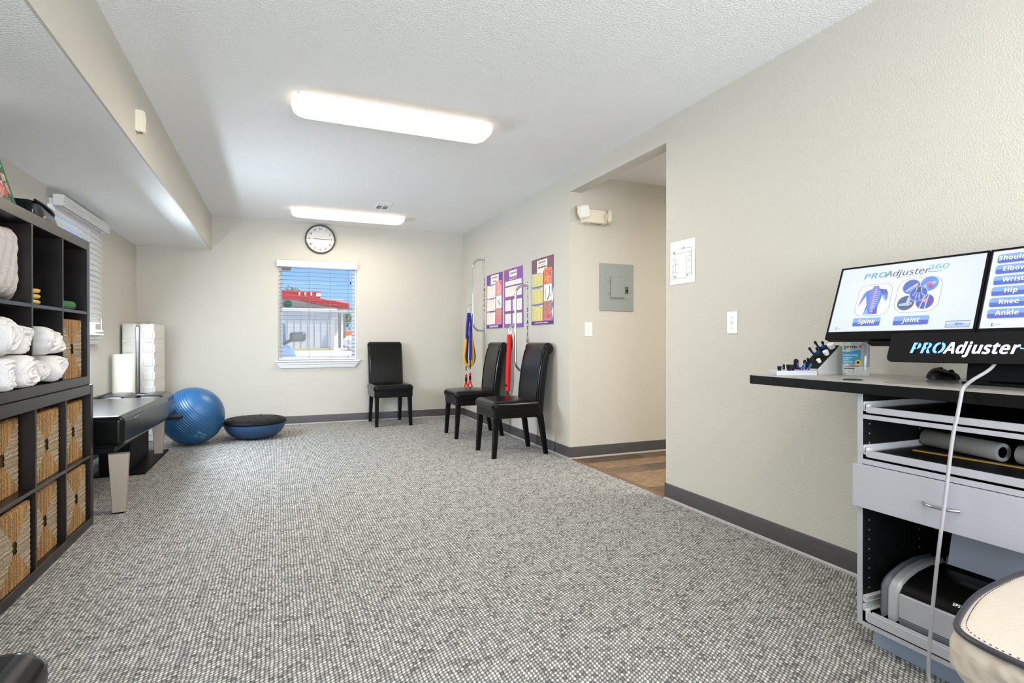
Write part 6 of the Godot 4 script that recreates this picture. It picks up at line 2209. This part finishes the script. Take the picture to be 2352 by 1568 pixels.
	sheet(s, func(u, v):
		var a: float = u * TAU
		var b: float = v * PI / 2
		var r: float = pow(cos(b), 0.7)
		var hump: float = 1.0 + 0.18 * -sin(a) * sin(b)
		return V(cos(a) * 0.031 * r, 0.004 + 0.034 * sin(b) * hump, sin(a) * 0.052 * r), 40, 14, false)
	put(s, "shell", "printer_black", o)
	T(o, "wheel", "rubber_black", [V(-0.003, 0.030, 0.026), V(0.003, 0.030, 0.026)], 0.008, 14)
	s = S()
	lathe(s, [Vector2(0.0, 0.0), Vector2(0.9, 0.0), Vector2(0.96, 0.004), Vector2(0.9, 0.006)].map(func(p): return Vector2(p.x * 0.030, p.y)), 30, Transform3D(Basis.from_scale(V(1, 1, 1.7)), Vector3.ZERO))
	put(s, "base", "panel_dark", o)

# ---------------------------------------------------------------- cushions that reach into the frame
func build_cushions():
	# ivory treatment cushion, lower right
	var o = thing("treatment_table", "ivory padded treatment table with dark piping in front of the cabinet", "treatment table", V(1.36, 0, 0.05), 0.0, "", true)
	var cx := 1.392
	var cz := 0.09
	var w := 0.576
	var l := 1.64
	var ring := []
	for p in smooth_path([V(1.104, 0, 0.84), V(1.104, 0, 0.2), V(1.104, 0, -0.40), V(1.105, 0, -0.516), V(1.110, 0, -0.575), V(1.130, 0, -0.622), V(1.180, 0, -0.651), V(1.311, 0, -0.693), V(1.446, 0, -0.715), V(1.543, 0, -0.722), V(1.62, 0, -0.712), V(1.665, 0, -0.66), V(1.68, 0, -0.55), V(1.68, 0, 0.2), V(1.68, 0, 0.84), V(1.63, 0, 0.90), V(1.39, 0, 0.91), V(1.15, 0, 0.90)], 5, true):
		ring.append(Vector2(p.x - cx, p.z - cz))
	var y1 := 0.497
	var y0 := 0.40
	var lay := func(y, k): 
		var out := []
		for p in ring:
			out.append(V(cx + p.x * (1.0 - k / (w / 2)), y, cz + p.y * (1.0 - k / (l / 2))))
		return out
	var rows := [[y0 - 0.004, 0.05], [y0, 0.018], [y0 + 0.012, 0.004], [y0 + 0.035, -0.008], [y0 + 0.065, -0.008], [y0 + 0.088, 0.0], [y1 - 0.001, 0.006]]
	var s := S()
	for i in rows.size() - 1:
		var a = lay.call(rows[i][0], rows[i][1])
		var b = lay.call(rows[i + 1][0], rows[i + 1][1])
		for k in ring.size():
			var j: int = (k + 1) % ring.size()
			var na := V(a[k].x - cx, 0, 0).normalized()
			var n0 = (a[k] - V(cx, 0, clamp(a[k].z, cz - 0.5, cz + 0.5)))
			var n1 = (a[j] - V(cx, 0, clamp(a[j].z, cz - 0.5, cz + 0.5)))
			n0.y = 0; n1.y = 0
			var tl: float = [-1.2, -0.6, -0.25, 0.0, 0.2, 0.4][i]
			n0 = (n0.normalized() + V(0, tl, 0)).normalized()
			n1 = (n1.normalized() + V(0, tl, 0)).normalized()
			tri(s, a[k], a[j], b[j], n0, n1, n1)
			tri(s, a[k], b[j], b[k], n0, n1, n0)
	put(s, "side_band", "leather_side", o)
	s = S()
	var last = lay.call(y1 - 0.001, 0.004)
	var steps := [0.0, 0.03, 0.09, 0.2, 0.28]
	for i in steps.size() - 1:
		var a = lay.call(y1 + 0.012 * (1.0 - pow(1.0 - steps[i] / 0.28, 3.0)), steps[i] + 0.004 if i == 0 else steps[i])
		var b = lay.call(y1 + 0.012 * (1.0 - pow(1.0 - steps[i + 1] / 0.28, 3.0)), steps[i + 1])
		for k in ring.size():
			var j: int = (k + 1) % ring.size()
			tri(s, a[k], a[j], b[j], Vector3.UP, Vector3.UP, Vector3.UP)
			tri(s, a[k], b[j], b[k], Vector3.UP, Vector3.UP, Vector3.UP)
	put(s, "top_panel", "leather_ivory", o)
	T(o, "piping", "piping_dark", lay.call(y1 + 0.001, 0.001), 0.0058, 10, true)
	var st := S()
	var sr = lay.call(y1 + 0.004, 0.0125)
	for k in sr.size():
		var a: Vector3 = sr[k]
		var b: Vector3 = sr[(k + 1) % sr.size()]
		var n := int((b - a).length() / 0.007)
		for e in max(n, 1):
			box(st, a.lerp(b, (e + 0.5) / max(n, 1)), V(0.0016, 0.0016, 0.0038), 0.0004, frame_along((b - a).normalized()))
	put(st, "stitching", "piping_dark", o)
	span(o, "pedestal", "black_satin", V(1.27, 0.02, -0.15), V(1.48, 0.397, 0.45), 0.01)
	span(o, "base_plate", "black_satin", V(1.17, 0.0, -0.25), V(1.58, 0.022, 0.60), 0.005)
	# black stool cushion, lower left
	o = thing("padded_stool", "black padded stool on the carpet near the cube shelves", "stool", V(-0.62, 0, -1.03), 0.0, "", true)
	s = S()
	cushion(s, V(-0.635, 0.420, -1.045), V(0.50, 0.095, 0.49), 0.046, 0.012, Basis(), 18)
	put(s, "seat_cushion", "leather_black", o)
	for y in [0.387, 0.435]:
		var rg := []
		for p in rounded(0.498, 0.488, 0.046, 6):
			rg.append(V(-0.635 + p.x, y, -1.045 + p.y))
		T(o, "piping", "leather_black", rg, 0.0042, 8, true)
	span(o, "seat_board", "black_satin", V(-0.86, 0.335, -1.27), V(-0.41, 0.36, -0.82), 0.004)
	for ex in [-1.0, 1.0]:
		for ez in [-1.0, 1.0]:
			leg(o, V(-0.635 + ex * 0.19, 0.336, -1.045 + ez * 0.18), V(-0.635 + ex * 0.20, 0.0, -1.045 + ez * 0.19), 0.022, 0.016)
